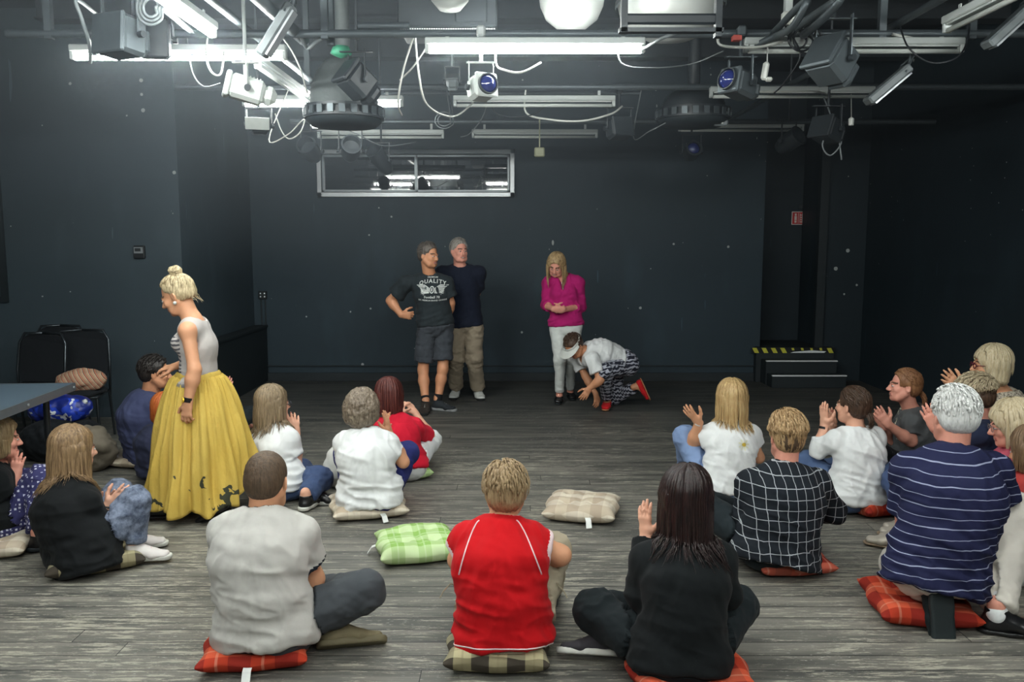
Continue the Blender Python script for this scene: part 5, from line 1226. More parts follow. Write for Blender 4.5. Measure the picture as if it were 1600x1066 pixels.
# ---- black-haired woman in black, foreground right
p = Person('person with long near-black hair, black top and purple socks in the right foreground', (1074, 3.10), 2, 1.0, 'f', .0062)
p.pose((0, 0, 0.140), (1070, 850, .12), (1070, 778, .15), hpitch=6, shw=0.144, bulge=.045, elL=(1000, 930, .10), wrL=(1010, 838, .28), fdL=(-.12, .1, 1), pnL=(.8, .6, 0), elR=(1135, 930, .12), wrR=(1060, 850, .40), fdR=(-.3, .1, 1), pnR=(-.8, .5, 0),
       knR=(.30, .24, .20), knL=(-.30, .22, .20), anR=(-.27, .20, .10), anL=(.1, .42, .09), ftR=(-1, .12, -.0), ftL=(1, .2, 0), fuR=(-.1, .5, .85), fuL=(0, .7, .7), curlL=.15)
p.body('fair'); p.shirt(C_('black knit', sr(13, 18, 20)), 1.9, t=.014, loose=.016, wd=1.018, hemz=.03, fold=.004); p.pants(C_('black jeans', sr(24, 31, 34)), .022, cut=.05)
M_PURP = fabric('purple sock', sr(128, 58, 176)); p.shoes(C_('dark grey canvas', sr(58, 56, 60)), M_RUB, sock=M_PURP); p.hair(H_BLACK, 'long', 5, length=.34, n=420, vol=1.15, part=.4, lock=.013)
cushion((P(1078, 900, p.Y)[0], p.Y + .03), R_(4), M_ORANGE, 'orange cushion at the bottom edge under the black-haired person', .50, .075, .5, None, 3)

# ---- check shirt
tc = NT('black and white check shirt'); x, y, z = tc.sep(); w = tc.math('MULTIPLY', tc.math('SUBTRACT', tc.noise(5, 2), .5), .02)
gx = tc.math('FRACT', tc.math('MULTIPLY', tc.math('ADD', x, w), 21.0)); gz = tc.math('FRACT', tc.math('MULTIPLY', tc.math('ADD', z, w), 19.0))
ln = tc.math('MAXIMUM', tc.math('LESS_THAN', gx, .065), tc.math('LESS_THAN', gz, .065)); tc.set(tc.mix(tc.math('MULTIPLY', ln, .85), sr(22, 27, 34), sr(176, 180, 184)), .85, 0, .25); tc.bump(tc.noise(40, 3), .2, .004)
p = Person('person with quiffed blond hair in a dark shirt with white window-pane check', (1226, 4.22), 2, 1.0, 'm', .0068)
p.pose((0, 0, 0.150), (1228, 738, .10), (1229, 683, .12), hpitch=4, shw=.180, bulge=.04, wrR=(1250, 800, .40), wrL=(1195, 800, .40), elR=(1303, 800, .14), elL=(1163, 805, .10), fdR=(-.6, .8, 0), fdL=(.6, .8, 0),
       knR=(.33, .30, .33), knL=(-.38, .30, .31), anR=(-.02, .48, .10), anL=(.14, .46, .10), ftR=(-.8, .6, 0), ftL=(.8, .6, 0))
p.body('pink'); p.shirt(tc.m, 1.95, t=.012, loose=.026, wd=1.06, hemz=.05, flare=.05, collar=tc.m, neck=.066, fold=.007); p.pants(D_BLKJ, .014); p.shoes(M_SHBLK, M_DARK); p.hair(H_FADE, 'buzz', vol=1.8)
p.hair(hairmat('sandy quiff', sr(150, 116, 76), sr(196, 167, 126)), 'thick', 8, vol=1.0, n=560, fringe=.0); p.ho.name = 'hair_quiff'
v = p.ho.data; co = np.zeros(len(v.vertices) * 3, np.float32); v.vertices.foreach_get('co', co); co = co.reshape(-1, 3); hl = (co - p.J['hd']) @ p.HR
low = hl[:, 2] < .035; hl[low] *= V3(.93, .93, 1); hl[~low] = hl[~low] * V3(1.05, 1.02, 1.10); v.vertices.foreach_set('co', (hl @ p.HR.T + p.J['hd']).astype(np.float32).ravel()); v.update()
cushion((P(1232, 900, p.Y)[0], p.Y + .07), R_(6), M_ORANGE2, 'red and orange plaid cushion under the person in the check shirt', .43, .075, .45, None, 4)

# ---- long golden blond hair, white T-shirt with a daisy
p = Person('person with long golden blond hair in a white T-shirt with a daisy on the back', (1140, 5.38), 8, 1.0, 'f', .007)
p.pose((0, 0, 0.140), (1143, 664, .08), (1142, 622, .10), shw=0.144, bulge=.03, elL=(1083, 692, .10), wrL=(1092, 660, .02), fdL=(-.55, -.1, .55), pnL=(.6, .6, .2), spread=1.0, curl=.12, wrR=(1150, 690, .4), elR=(1185, 715, .15), fdR=(-.3, .2, .9), pnR=(-1, 0, 0),
       knL=(-.20, .22, .40), anL=(-.10, .46, .09), knR=(.30, .35, .22), anR=(.0, .5, .09))
p.body('warm'); p.shirt(D_WHITE, .40, loose=.020, hemz=.02, wd=0.998, fold=.009); p.pants(C_('light blue denim', sr(124, 146, 184), var=.15), .014); p.shoes(M_SHBLK, M_RUB); p.hair(H_BLOND, 'long', 11, length=.26, n=300, vol=1.0)
p.band('', 'L', C_('white cord', sr(210, 205, 200)), 'bracelet', .004, .024, .95)
sv, sF, so = p.so; bv = BVHTree.FromPolygons([tuple(q) for q in sv], [tuple(q) for q in sF])
def decal(pp, bvh, pts, origin, dirn, up, name, mat, off=.0025, faces=None):
    """lay flat drawing points (x, z in metres) onto a shirt"""
    dirn = nrm(dirn); rt = nrm(np.cross(dirn, up)); out = []
    for (x, z) in pts:
        o = origin + rt * x + np.asarray(up) * z - dirn * .5; h = bvh.ray_cast(Vector(o), Vector(dirn)); l = V3(*h[0]) if h[0] is not None else origin + rt * x + np.asarray(up) * z
        out.append(l - dirn * off)
    me = bpy.data.meshes.new(name); me.from_pydata([tuple(q) for q in out], [], faces); me.materials.append(mat); return link(bpy.data.objects.new(name, me), pp)
def disc(cx, cz, rx, rz, a=0, n=10): return [(cx + rx * math.cos(t) * math.cos(a) - rz * math.sin(t) * math.sin(a), cz + rx * math.cos(t) * math.sin(a) + rz * math.sin(t) * math.cos(a)) for t in np.linspace(0, 2 * math.pi, n + 1)[:-1]]
o0 = p.L(P(1152, 689, p.Y)); pts = []; fs = []
for k in range(9):
    a = k * 2 * math.pi / 9; d = disc(.026 * math.cos(a), .026 * math.sin(a), .014, .006, a); fs.append(tuple(range(len(pts), len(pts) + len(d)))); pts += d
dz = decal(p.e, bv, pts, o0, V3(0, 1, 0), V3(0, 0, 1), 'daisy_petals', plain('cream print', sr(214, 214, 190), .8), faces=fs)
d = disc(0, 0, .013, .013, 0, 14); decal(p.e, bv, d, o0, V3(0, 1, 0), V3(0, 0, 1), 'daisy_centre', plain('ochre print', sr(196, 168, 60), .8), .004, [tuple(range(14))])

# ---- dark ponytail, white long-sleeved top
p = Person('person with a low dark ponytail in a white three-quarter-sleeve top, clapping', (1348, 5.18), 14, 1.0, 'f', .007)
p.pose((0, 0, 0.145), (1340, 672, .06), (1332, 634, .08), hyaw=22, hpitch=0, shw=0.139, bulge=.03, elL=(1280, 703, .12), wrL=(1288, 664, .14), fdL=(-.12, 0, 1), pnL=(.9, .3, 0), elR=(1345, 715, .35), wrR=(1300, 672, .24), fdR=(-.05, 0, 1), pnR=(-.9, -.3, 0), curl=.08,
       knL=(1264, 722, .25), anL=(-.22, .50, .09), knR=(.25, .38, .22), anR=(-.1, .52, .09), ftL=(-.3, 1, 0))
p.body('fair'); p.shirt(D_WHITE, 1.45, loose=.018, hemz=.03, wd=0.998, neck=.085, fold=.008, sl={'R': 1.45, 'L': 1.45}); p.pants(C_('mid blue denim', sr(84, 104, 140), var=.15), .012); p.shoes(M_SHBLK, M_RUB); p.hair(H_DBROWN, 'pony', 13, length=.09)
p.band('', 'L', M_SHBLK, 'bracelet', .008, .026, .88)
cushion((P(1362, 900, p.Y)[0], p.Y + .07), R_(20), M_ORANGE, 'orange plaid cushion under the person with the dark ponytail', .46, .08, .45, None, 5)

# ---- girl in dark grey T-shirt, facing left
p = Person('person in a dark grey printed T-shirt with tied-back auburn hair, facing left and clapping', (1432, 5.78), 68, .97, 'f', .0068)
p.pose((0, 0, 0.140), (1428, 640, -.02), (1413, 603, -.06), hyaw=12, hpitch=-4, shw=0.131, bulge=.02, elL=(1424, 690, -.16), wrL=(1388, 664, -.20), fdL=(-.6, 0, .75), pnL=(.2, .9, .1), elR=(1402, 695, .12), wrR=(1382, 668, -.02), fdR=(-.5, 0, .8), pnR=(.0, -1, 0), curl=.15,
       knL=(1376, 712, -.25), anL=(1370, 752, None, .09), knR=(1378, 715, .2), anR=(-.1, .5, .09), ftL=(-1, 0, 0), ftR=(-1, 0, 0))
p.body('pink'); p.shirt(C_('charcoal jersey', sr(84, 86, 88)), .62, loose=.022, hemz=.0, wd=1.056); p.pants(C_('black cotton', sr(18, 20, 24)), .014); p.shoes(M_SHBLK, M_RUB); p.hair(H_AUBURN, 'pony', 15, length=.08)
sv, sF, so = p.so; bv = BVHTree.FromPolygons([tuple(q) for q in sv], [tuple(q) for q in sF]); o0 = p.L(P(1404, 652, p.Y)); cd = p.D(nrm(V3(1.0, 1.0, 0)))
pts = disc(0, .045, .018, .022) + disc(.0, -.01, .010, .03, .3) + [(-.03, -.03), (.0, -.035), (.02, -.14), (.045, -.14)] + [(-.05, .01), (.05, .012), (.05, .017), (-.05, .015)]
decal(p.e, bv, pts, o0, cd, V3(0, 0, 1), 'shirt_print', plain('pale print', sr(214, 212, 186), .8), faces=[tuple(range(10)), tuple(range(10, 20)), (20, 21, 23, 22), (24, 25, 26, 27)])

# ---- blonde bob with glasses and leopard top
tl = NT('leopard print'); vv = tl.n('ShaderNodeTexVoronoi'); tl.l(tl.coord(), vv.inputs['Vector']); vv.inputs['Scale'].default_value = 85
tl.set(tl.ramp(vv.outputs['Distance'], [(.0, sr(92, 82, 72)), (.36, sr(96, 86, 76)), (.46, sr(196, 186, 168))]), .85)
p = Person('person with a pale blond bob, dark red glasses and leopard-spotted top by the right wall', (1562, 5.43, 0), 62, 1.0, 'f', .0068)
p.pose((0, 0, .36), (1572, 615, -.02), (1547, 570, -.05), hyaw=16, hpitch=0, shw=0.144, bulge=.03, elL=(1540, 655, -.18), wrL=(1500, 606, -.15), fdL=(-.75, 0, .65), pnL=(.2, .9, -.1), spread=1.1, elR=(1520, 650, .2), wrR=(1495, 612, .0), fdR=(-.6, 0, .8), pnR=(.0, -1, 0), curl=.1,
       knL=(.1, .42, .10), anL=(-.08, -.02, .10), knR=(-.1, .42, .10), anR=(-.1, .0, .10), ftL=(1, 0, -.3), ftR=(1, 0, -.3))
p.body('warm'); p.shirt(tl.m, .5, loose=.02, hemz=.02, neck=.085, wd=1.056); p.pants(D_JEAN, .012); p.hair(H_PALE, 'bob', 17, length=.07, n=260, vol=1.1, fringe=.03); p.glasses(plain('dark red frame', sr(90, 26, 40), .3), .0035)

# ---- short-haired navy
p = Person('person with short streaked blond hair and a navy top, clapping behind the white-haired person', (1540, 4.78), 55, .98, 'f', .0068)
p.pose((0, 0, .20), (1538, 658, .02), (1521, 620, 0), hyaw=-5, hpitch=14, shw=0.144, bulge=.03, elL=(1490, 700, .0), wrL=(1460, 668, .0), fdL=(-.45, 0, .9), pnL=(.3, .9, 0), elR=(1500, 700, .25), wrR=(1464, 668, .1), fdR=(-.3, 0, .9), pnR=(.3, -.9, 0), curl=.1,
       knL=(-.05, .42, .26), anL=(1420, 822, None, .085), knR=(.10, .46, .26), anR=(1428, 809, None, .085), ftL=(-1, -.15, 0), ftR=(-1, .05, 0))
p.body('pink'); p.shirt(C_('navy jersey', sr(34, 42, 66)), .5, loose=.02, wd=1.037); p.pants(D_JEAN, .012, 1.7); p.shoes(plain('silver leather', sr(190, 182, 168), .35, .3), plain('tan flat sole', sr(150, 130, 106), .6), 'flat'); p.hair(H_DBROWN, 'short', 19, vol=1.0)
p.hair(hairmat('streaked blond top', sr(128, 110, 84), sr(199, 185, 154)), 'thick', 20, n=600, vol=.95, fringe=.02); p.ho.name = 'hair_top'
me = p.ho.data; co = np.zeros(len(me.vertices) * 3, np.float32); me.vertices.foreach_get('co', co); co = co.reshape(-1, 3); hl = (co - p.J['hd']) @ p.HR; low = hl[:, 2] < .03; hl[low] *= V3(.90, .90, 1); hl[~low] *= V3(1.06, 1.06, 1.05)
me.vertices.foreach_set('co', (hl @ p.HR.T + p.J['hd']).astype(np.float32).ravel()); me.update()

# ---- white-haired man, striped polo
ts = NT('navy polo with white stripes'); x, y, z = ts.sep(); w = ts.math('MULTIPLY', ts.math('SUBTRACT', ts.noise(4, 2), .5), .03); g = ts.math('MULTIPLY', ts.math('ADD', z, w), 23.0)
fr = ts.math('FRACT', g); od = ts.math('FRACT', ts.math('MULTIPLY', ts.math('FLOOR', g), .5)); ln = ts.math('LESS_THAN', fr, ts.math('ADD', .07, ts.math('MULTIPLY', od, .08)))
ts.set(ts.mix(ts.math('MULTIPLY', ln, .8), sr(29, 32, 64), sr(164, 170, 194)), .85, 0, .25); ts.bump(ts.noise(40, 3), .25, .004)
p = Person('person with white hair in a navy polo with thin white stripes, kneeling on one knee', (1487, 3.65), 0, 1.06, 'm', .0065)
p.pose((0, 0, .27), (1491, 712, .12), (1490, 650, .16), hpitch=10, shw=.190, bulge=.05, elL=(1414, 835, .16), wrL=(1440, 880, .40), elR=(1575, 808, .16), wrR=(1530, 800, .42), fdL=(.4, .8, -.3), fdR=(-.6, .6, 0), pnL=(0, 0, -1), pnR=(0, 0, -1),
       knL=(.02, .38, .11), anL=(-.045, -.04, .17), ftL=(0, -.25, -1), fuL=(0, 1, -.1), knR=(1588, 800, .18), anR=(1558, 955, None, .10), ftR=(.85, -.25, 0))
p.body('pink'); p.shirt(ts.m, .62, loose=.026, wd=1.12, hemz=.06, flare=.012, collar=ts.m, neck=.070, fold=.007); p.pants(C_('off-white cotton', sr(206, 200, 190)), .018, fold=.008, length=1.96)
p.shoes(M_SHBLK, M_SHBLK, 'leather', which='R', sock=D_WHITE); p.S = 1.22; p.shoes(C_('black sole cloth', sr(20, 28, 30)), plain('black rubber', sr(24, 34, 36), .6), 'leather', which='L'); p.S = 1.06
p.hair(H_WHITE, 'short', 21, vol=1.5, n=620, front=.6)
cushion((P(1448, 900, p.Y)[0], p.Y + .07), R_(-8), M_ORANGE, 'orange plaid cushion under the kneeling white-haired person', .46, .085, .3, None, 6)

# ---- two people cut by the right edge
p = Person('person with thick pale blond hair and glasses at the right edge, facing left', (1592, 4.35), 60, .98, 'f', .007)
p.pose((0, 0, 0.150), (1592, 700, .02), (1580, 664, 0), hyaw=14, hpitch=10, shw=0.131, wrL=(-.05, .4, .3), wrR=(.05, .42, .3), knL=(-.25, .35, .2), anL=(.1, .45, .09), knR=(.25, .35, .2), anR=(-.1, .5, .09))
p.body('pink'); p.shirt(C_('rose jersey', sr(200, 92, 110)), .5); p.pants(D_JEAN, .012, 1.7); p.shoes(plain('silver leather', sr(190, 182, 168), .35, .3), plain('tan flat sole', sr(150, 130, 106), .6), 'flat'); p.hair(H_PALE, 'bob', 23, length=.12, n=280, vol=1.5, fringe=.03); p.glasses(plain('silver frame', sr(150, 140, 140), .3, .8), .002)
p = Person('person with wavy brown hair and a red top, cut by the right picture edge', (1618, 4.08), 30, .98, 'f', .007)
p.pose((0, 0, 0.140), (1612, 745, .06), (1612, 705, .06), hyaw=0, hpitch=10, shw=0.131, wrL=(-.1, .4, .3), wrR=(.05, .42, .3), knL=(-.25, .35, .2), anL=(.1, .45, .09), knR=(.25, .35, .2), anR=(-.1, .5, .09))
p.body('warm'); p.shirt(C_('red flowered cloth', sr(170, 60, 56), var=.4), .5); p.pants(D_WHITE, .012); p.shoes(M_SHBLK, M_RUB); p.hair(H_BROWN, 'long', 25, length=.12, n=240, vol=1.3)
c = G(1600, 900); cushion((c[0] + .06, c[1]), R_(30), M_GREEN, 'green cushion cut by the right picture edge', .42, .08, 0, None, 16)

# ---- curly hair, white T-shirt
p = Person('person with grey-brown curly hair in a white T-shirt, hands raised to clap', (573, 5.13), 0, .99, 'f', .0068)
p.pose((0, 0, 0.140), (570, 678, .05), (567, 640, .08), hyaw=-18, shw=0.141, bulge=.035, elR=(630, 722, .08), wrR=(608, 676, .24), fdR=(-.15, 0, 1), pnR=(-.9, .2, 0), elL=(545, 730, .30), wrL=(596, 676, .36), fdL=(.35, 0, .95), pnL=(.9, .2, 0), curl=.06, spread=.9,
       knR=(.20, .24, .34), anR=(.05, .44, .09), knL=(-.20, .25, .33), anL=(-.05, .5, .09))
p.body('warm'); p.shirt(D_WHITE, .52, loose=.022, hemz=.03, wd=1.075, fold=.009); p.pants(C_('royal navy cotton', sr(38, 44, 100)), .016); p.shoes(M_SHBLK, M_RUB); p.hair(H_CURL, 'curly', 27, vol=1.35)
cushion((P(574, 900, p.Y)[0], p.Y + .07), R_(16), M_BEIGE, 'beige plaid cushion under the curly-haired person', .50, .075, .5, -1.3, 7)
c = G(528, 762); blob('white_bundle', V3(c[0], c[1], .0), (.085, .08, .155), C_('off-white cloth', sr(206, 206, 200)), 'rounded white cloth bundle left of the curly-haired person', 'bundle', 0, .01)

# ---- dark red hair, red top
p = Person('person with dark red hair in a bright red top, leaning beside the curly-haired person', (624, 5.93), 6, .97, 'f', .007)
p.pose((0, 0, 0.130), (618, 655, .10), (607, 618, .14), hyaw=18, hpitch=8, shw=0.135, bulge=.04, wrL=(-.05, .42, .4), wrR=(.1, .42, .4), knL=(-.25, .35, .2), anL=(.1, .45, .09), knR=(.22, .35, .2), anR=(-.1, .5, .09))
p.body('fair'); p.shirt(C_('crimson jersey', sr(204, 24, 50)), .7, loose=.016, hemz=.02, wd=0.960); p.pants(D_WHITE, .014); p.shoes(C_('brown leather', sr(84, 66, 56)), M_DARK); p.hair(H_RED, 'long', 29, length=.17, n=300, vol=1.3)
cushion((P(628, 900, p.Y)[0], p.Y + .07), R_(25), M_GREEN, 'green check cushion under the person in the bright red top', .40, .075, .4, None, 8)

# ---- white T-shirt, glasses, long brown hair
p = Person('person with long brown hair, glasses, white T-shirt and blue jeans, seated and clapping', (428, 5.48), -38, 1.0, 'f', .0068)
p.pose((0, 0, 0.130), (428, 668, .05), (428, 631, .06), hyaw=-8, hpitch=0, shw=0.135, bulge=.035, elR=(462, 724, -.02), wrR=(462, 678, .12), fdR=(-.1, 0, 1), pnR=(-.3, .9, 0), wrL=(450, 682, .28), elL=(440, 710, .38), fdL=(0, 0, 1), pnL=(.6, -.6, 0), curl=.2,
       knR=(500, 748, -.02), anR=(478, 776, None, .09), knL=(470, 735, .40), anL=(492, 768, None, .08), ftL=(1, -.1, 0), ftR=(.3, 1, 0))
p.body('fair'); p.shirt(D_WHITE, .62, loose=.022, hemz=.02, wd=1.056, fold=.008); p.pants(D_JEAN, .016); p.shoes(M_SHBLK, M_RUB); p.hair(hairmat('ash brown hair', sr(104, 88, 68), sr(158, 138, 109)), 'long', 31, length=.26, n=280, vol=1.0); p.glasses(plain('thin dark frame', sr(60, 60, 70), .3), .0022)

# ---- orange hair + navy man
p = Person('person with dark short hair in a navy T-shirt, seated by the left wall', (224, 6.33), -50, 1.02, 'm', .0068)
p.pose((0, 0, 0.140), (230, 620, .0), (243, 582, .0), hyaw=-22, hpitch=4, shw=0.152, bulge=.05, wrR=(.1, .42, .3), wrL=(-.1, .42, .3), knL=(-.25, .35, .25), anL=(.1, .45, .09), knR=(.28, .32, .25), anR=(-.1, .5, .09))
p.body('tan', smile=False); p.shirt(C_('faded navy jersey', sr(66, 72, 104)), .6, loose=.03, wd=1.075, hemz=.03); p.pants(D_BLKJ, .014); p.shoes(M_SHBLK, M_DARK); p.hair(hairmat('black short hair', sr(24, 22, 22), sr(52, 45, 41)), 'thick', 33, vol=.9, n=480)
s_ = SDF(); q = lambda x, y, z: p.J['hd'] + p.HR @ V3(x, y, z)
cushion((P(214, 900, p.Y)[0], p.Y + .07), R_(-20), M_BEIGE, 'beige cushion under the person in the navy T-shirt', .46, .07, .4, None, 9)
p = Person('person with bright orange hair in a dark navy dress, half hidden behind the yellow skirt', (240, 5.88), -30, .86, 'f', .007)
p.pose((0, 0, 0.130), (250, 672, .02), (260, 638, .06), hyaw=-12, hpitch=12, shw=0.144, bulge=.05, wrR=(.1, .42, .3), wrL=(-.1, .42, .3), knL=(-.25, .35, .25), anL=(.1, .45, .09), knR=(.28, .32, .25), anR=(-.1, .5, .09))
p.body('pink'); p.shirt(C_('dark navy jersey', sr(48, 52, 74)), .5, loose=.02, wd=1.008, neck=.09, hemz=.04); p.pants(C_('dark navy jersey', sr(48, 52, 74)), .014); p.shoes(M_SHBLK, M_DARK); p.hair(H_ORANGE, 'bob', 35, length=.09, n=220)

# ---- black sweater, jeans, white sneakers
tj = NT('acid washed denim'); tj.set(tj.ramp(tj.noise(26, 5, rough=.7), [(.35, sr(62, 72, 92)), (.62, sr(124, 134, 154))]), .9); tj.bump(tj.noise(300, 2), .2, .003)
p = Person('person with long brown hair, black sweater, washed jeans and white sneakers on the left', (108, 4.26), -38, 1.0, 'f', .0064)
p.pose((0, 0, 0.130), (108, 758, .06), (117, 702, .10), hyaw=0, hpitch=4, shw=0.137, bulge=.05, elR=(158, 832, .04), wrR=(168, 792, .12), fdR=(.65, .15, .55), pnR=(-.2, .9, .1), elL=(130, 830, .40), wrL=(162, 795, .30), fdL=(.7, -.1, .6), pnL=(.2, -.9, .1), curl=.1,
       knR=(212, 782, .10), anR=(210, 852, None, .10), ftR=(.95, .1, .0), knL=(185, 770, .42), anL=(205, 835, None, .09), ftL=(.9, .3, 0))
p.body('fair'); p.shirt(C_('black sweater', sr(17, 20, 22)), 1.65, t=.014, loose=.026, hemz=.09, flare=.02, wd=1.05, fold=.006); p.pants(tj.m, .012); p.shoes(C_('white canvas', sr(214, 208, 204)), M_RUB, lace=plain('pink lace', sr(206, 110, 136), .6)); p.hair(hairmat('ash brown hair 2', sr(98, 76, 54), sr(162, 133, 97)), 'long', 37, length=.30, n=380, vol=1.0, lock=.012)
p.band('', 'R', M_SHBLK, 'bracelet', .005, .025, .92)
cushion((P(140, 900, p.Y)[0], p.Y + .07), R_(28), M_OLIVE, 'beige and brown plaid cushion under the person in the black sweater', .50, .075, .45, None, 10)

# ---- left edge: patterned trousers
tp = NT('navy trousers with white dots'); vv = tp.n('ShaderNodeTexVoronoi', distance='CHEBYCHEV'); tp.l(tp.coord(), vv.inputs['Vector']); vv.inputs['Scale'].default_value = 42; vv.inputs['Randomness'].default_value = .25
tp.set(tp.ramp(vv.outputs['Distance'], [(.0, sr(198, 198, 214)), (.24, sr(46, 46, 92))], 'CONSTANT'), .9)
p = Person('person in a black top and white-dotted navy trousers, cut by the left edge', (-18, 4.71), -55, .98, 'f', .0068)
p.pose((0, 0, 0.120), (-16, 725, .02), (0, 685, .02), hyaw=0, hpitch=6, shw=0.135, bulge=.04, elR=(18, 806, -.05), wrR=(24, 745, .02), fdR=(.1, .2, 1), pnR=(-.2, .9, 0), wrL=(20, 745, .2), elL=(0, 790, .35), fdL=(.1, .1, 1), pnL=(.2, -.9, 0), curl=.2,
       knR=(66, 748, .02), anR=(60, 838, None, .09), ftR=(.9, .2, 0), knL=(40, 755, .30), anL=(70, 830, None, .09), ftL=(.9, .3, 0))
p.body('pink'); p.shirt(C_('black jersey', sr(16, 20, 22)), .45, loose=.02, wd=1.008); p.pants(tp.m, .022, fold=.008); p.shoes(M_SHBLK, M_DARK); p.hair(H_LIGHTBR, 'bob', 39, length=.10, n=220)
c = G(0, 858); cushion((c[0] - .04, c[1]), R_(12), M_BEIGE, 'beige plaid cushion cut by the left picture edge', .5, .075, .4, None, 11)

# ---- hidden spectator behind the walking woman
p = Person('person almost hidden behind the yellow skirt, only a raised hand showing', (318, 7.0), -10, .95, 'f', .008)
p.pose((0, 0, 0.130), (316, 585, .05), (314, 556, .06), shw=0.131, wrR=(350, 612, .1), elR=(345, 640, .05), fdR=(.5, 0, .8), pnR=(-.5, .6, 0), wrL=(-.1, .42, .35), knL=(-.25, .35, .2), anL=(.1, .45, .09), knR=(.22, .35, .2), anR=(-.1, .5, .09))
p.body('pink'); p.shirt(C_('brown jersey', sr(80, 66, 60)), .5); p.pants(D_BLKJ, .012); p.hair(H_BROWN, 'pony', 41, length=.08)

# ---- loose cushions
c = G(650, 868); cushion((c[0], c[1] + .03), R_(14), M_GREEN, 'light green check cushion lying empty on the floor left of the person in red', .46, .085, 0, 3.0, 12)
c = G(910, 806); cushion((c[0], c[1] + .02), R_(-12), M_BEIGE, 'pale beige tufted cushion lying empty on the floor right of centre', .48, .085, 0, -1.3, 13)
# ================================================================== people on the stage and the walking woman
# ---- man in the dark printed T-shirt
D_TEE = C_('washed black jersey', sr(40, 47, 51)); D_SHORT = C_('charcoal cargo cloth', sr(62, 66, 72)); M_PRINT = plain('pale shirt print', sr(206, 210, 206), .8, bump=0)
p = Person('person in a black printed T-shirt and cargo shorts standing with one hand on the hip', (676, 8.55), 197, 1.03, 'm', .0062)
p.pose((680, 508, 0), (671, 430, .02), (670, 399, -.06), hyaw=38, hpitch=4, shw=.195, bulge=0.0, shR=(634, 443, -.02), shL=(697, 443, .02), elR=(610, 470, .05), wrR=(627, 492, -.02), fdR=(.85, .1, -.1), pnR=(.3, .9, 0), curlR=.9, elL=(704, 474, .06), wrL=(699, 500, .16), fdL=(-.3, .6, -.7), pnL=(0, 1, 0), curlL=.7,
       knR=(661, 578, -.04), anR=(665, 630, None, .09), ftR=(-.02, -1, 0), knL=(692, 576, -.06), anL=(684, 627, None, .095), ftL=(.92, -.4, 0))
p.body('tan', bare=True); p.shirt(D_TEE, .62, t=.010, loose=.018, wd=.98, hemz=-.05, fold=.006, neck=.066, slL=.03, seat=False)
p.pants(D_SHORT, .012, .80, loose=.020, name='shorts', seat=False, fold=.007); p.hair(hairmat('dark greying hair', sr(62, 54, 48), sr(112, 104, 96)), 'short', 51, n=420, front=-.2)
p.shoes(C_('dark brown mesh', sr(52, 46, 42)), C_('dark sole', sr(34, 36, 36)), which='R', sock=C_('black sock', sr(26, 28, 30))); p.shoes(C_('black mesh', sr(40, 44, 48)), plain('grey sole', sr(140, 142, 142), .6), which='L', sock=C_('black sock', sr(26, 28, 30)))
pk = SDF(); c0 = lerp(p.J['hpR'], p.J['knR'], .58) + V3(.055, .045, 0); pk.el(c0, V3(.040, .065, .095), rotz(.6), k=.01); pk.cut(c0 + V3(0, 0, .075), V3(0, 0, 1)); pk.cut(c0 - V3(0, 0, .08), V3(0, 0, -1)); vv_, F_ = pk.mesh(.006); mesh_obj('cargo_pocket', vv_, F_, D_SHORT, p.e)
sv, sF, so = p.so; bv = BVHTree.FromPolygons([tuple(q) for q in sv], [tuple(q) for q in sF]); cd = p.D(V3(.12, 1, 0)); cc = p.L(P(679, 450, p.Y))
def text_on(pp, bvh, txt, org, dirn, size, name, mat, arc=0.0, sp=1.0, off=.004):
    cu = bpy.data.curves.new(name, 'FONT'); cu.body = txt; cu.size = size; cu.align_x = 'CENTER'; cu.resolution_u = 2; cu.space_character = sp; cu.offset = size * .02
    ob = bpy.data.objects.new(name + '_source', cu); me = bpy.data.meshes.new_from_object(ob); co = np.zeros(len(me.vertices) * 3); me.vertices.foreach_get('co', co); co = co.reshape(-1, 3)
    pts = [(x, z - arc * x * x) for x, z, _ in co]; fs = [tuple(q.vertices) for q in me.polygons]; o = decal(pp, bvh, pts, org, dirn, V3(0, 0, 1), name, mat, off, fs)
    bpy.data.objects.remove(ob); bpy.data.curves.remove(cu); bpy.data.meshes.remove(me); return o
text_on(p.e, bv, 'QUALITY', cc + V3(0, 0, .058), cd, .056, 'print_lettering', M_PRINT, 1.5, 1.2)
text_on(p.e, bv, 'PREMIUM', cc + V3(0, 0, .108), cd, .022, 'print_lettering', M_PRINT, 1.0, 1.1)
text_on(p.e, bv, 'Football 78', cc + V3(0, 0, -.098), cd, .034, 'print_lettering', M_PRINT, 0, 1)
text_on(p.e, bv, 'EST. PREMIUM BRAND GOODS', cc + V3(0, 0, -.128), cd, .020, 'print_lettering', M_PRINT, -.6, 1)
pts = []; fs = []
def addp(q): fs.append(tuple(range(len(pts), len(pts) + len(q)))); pts.extend(q)
for i in range(14):     # round badge
    a0, a1 = i * math.pi / 7, (i + 1) * math.pi / 7; addp([(.024 * math.cos(a0), .038 * math.sin(a0) - .012), (.024 * math.cos(a1), .038 * math.sin(a1) - .012), (.016 * math.cos(a1), .028 * math.sin(a1) - .012), (.016 * math.cos(a0), .028 * math.sin(a0) - .012)])
addp(disc(0, -.012, .006, .02)); addp([(-.09, -.060), (-.09, -.064), (.09, -.064), (.09, -.060)])
for sg in (-1, 1):
    for k in range(6):  # wing feathers
        zi = .006 - .009 * k; zm = .040 - .016 * k; zo = .030 - .013 * k; xo = .158 - .016 * k; q = [(sg * .026, zi), (sg * .075, zm), (sg * .115, zm - .002), (sg * xo, zo + .008), (sg * xo * .97, zo), (sg * .112, zm - .013), (sg * .075, zm - .012), (sg * .026, zi - .007)]; addp(q if sg > 0 else q[::-1])
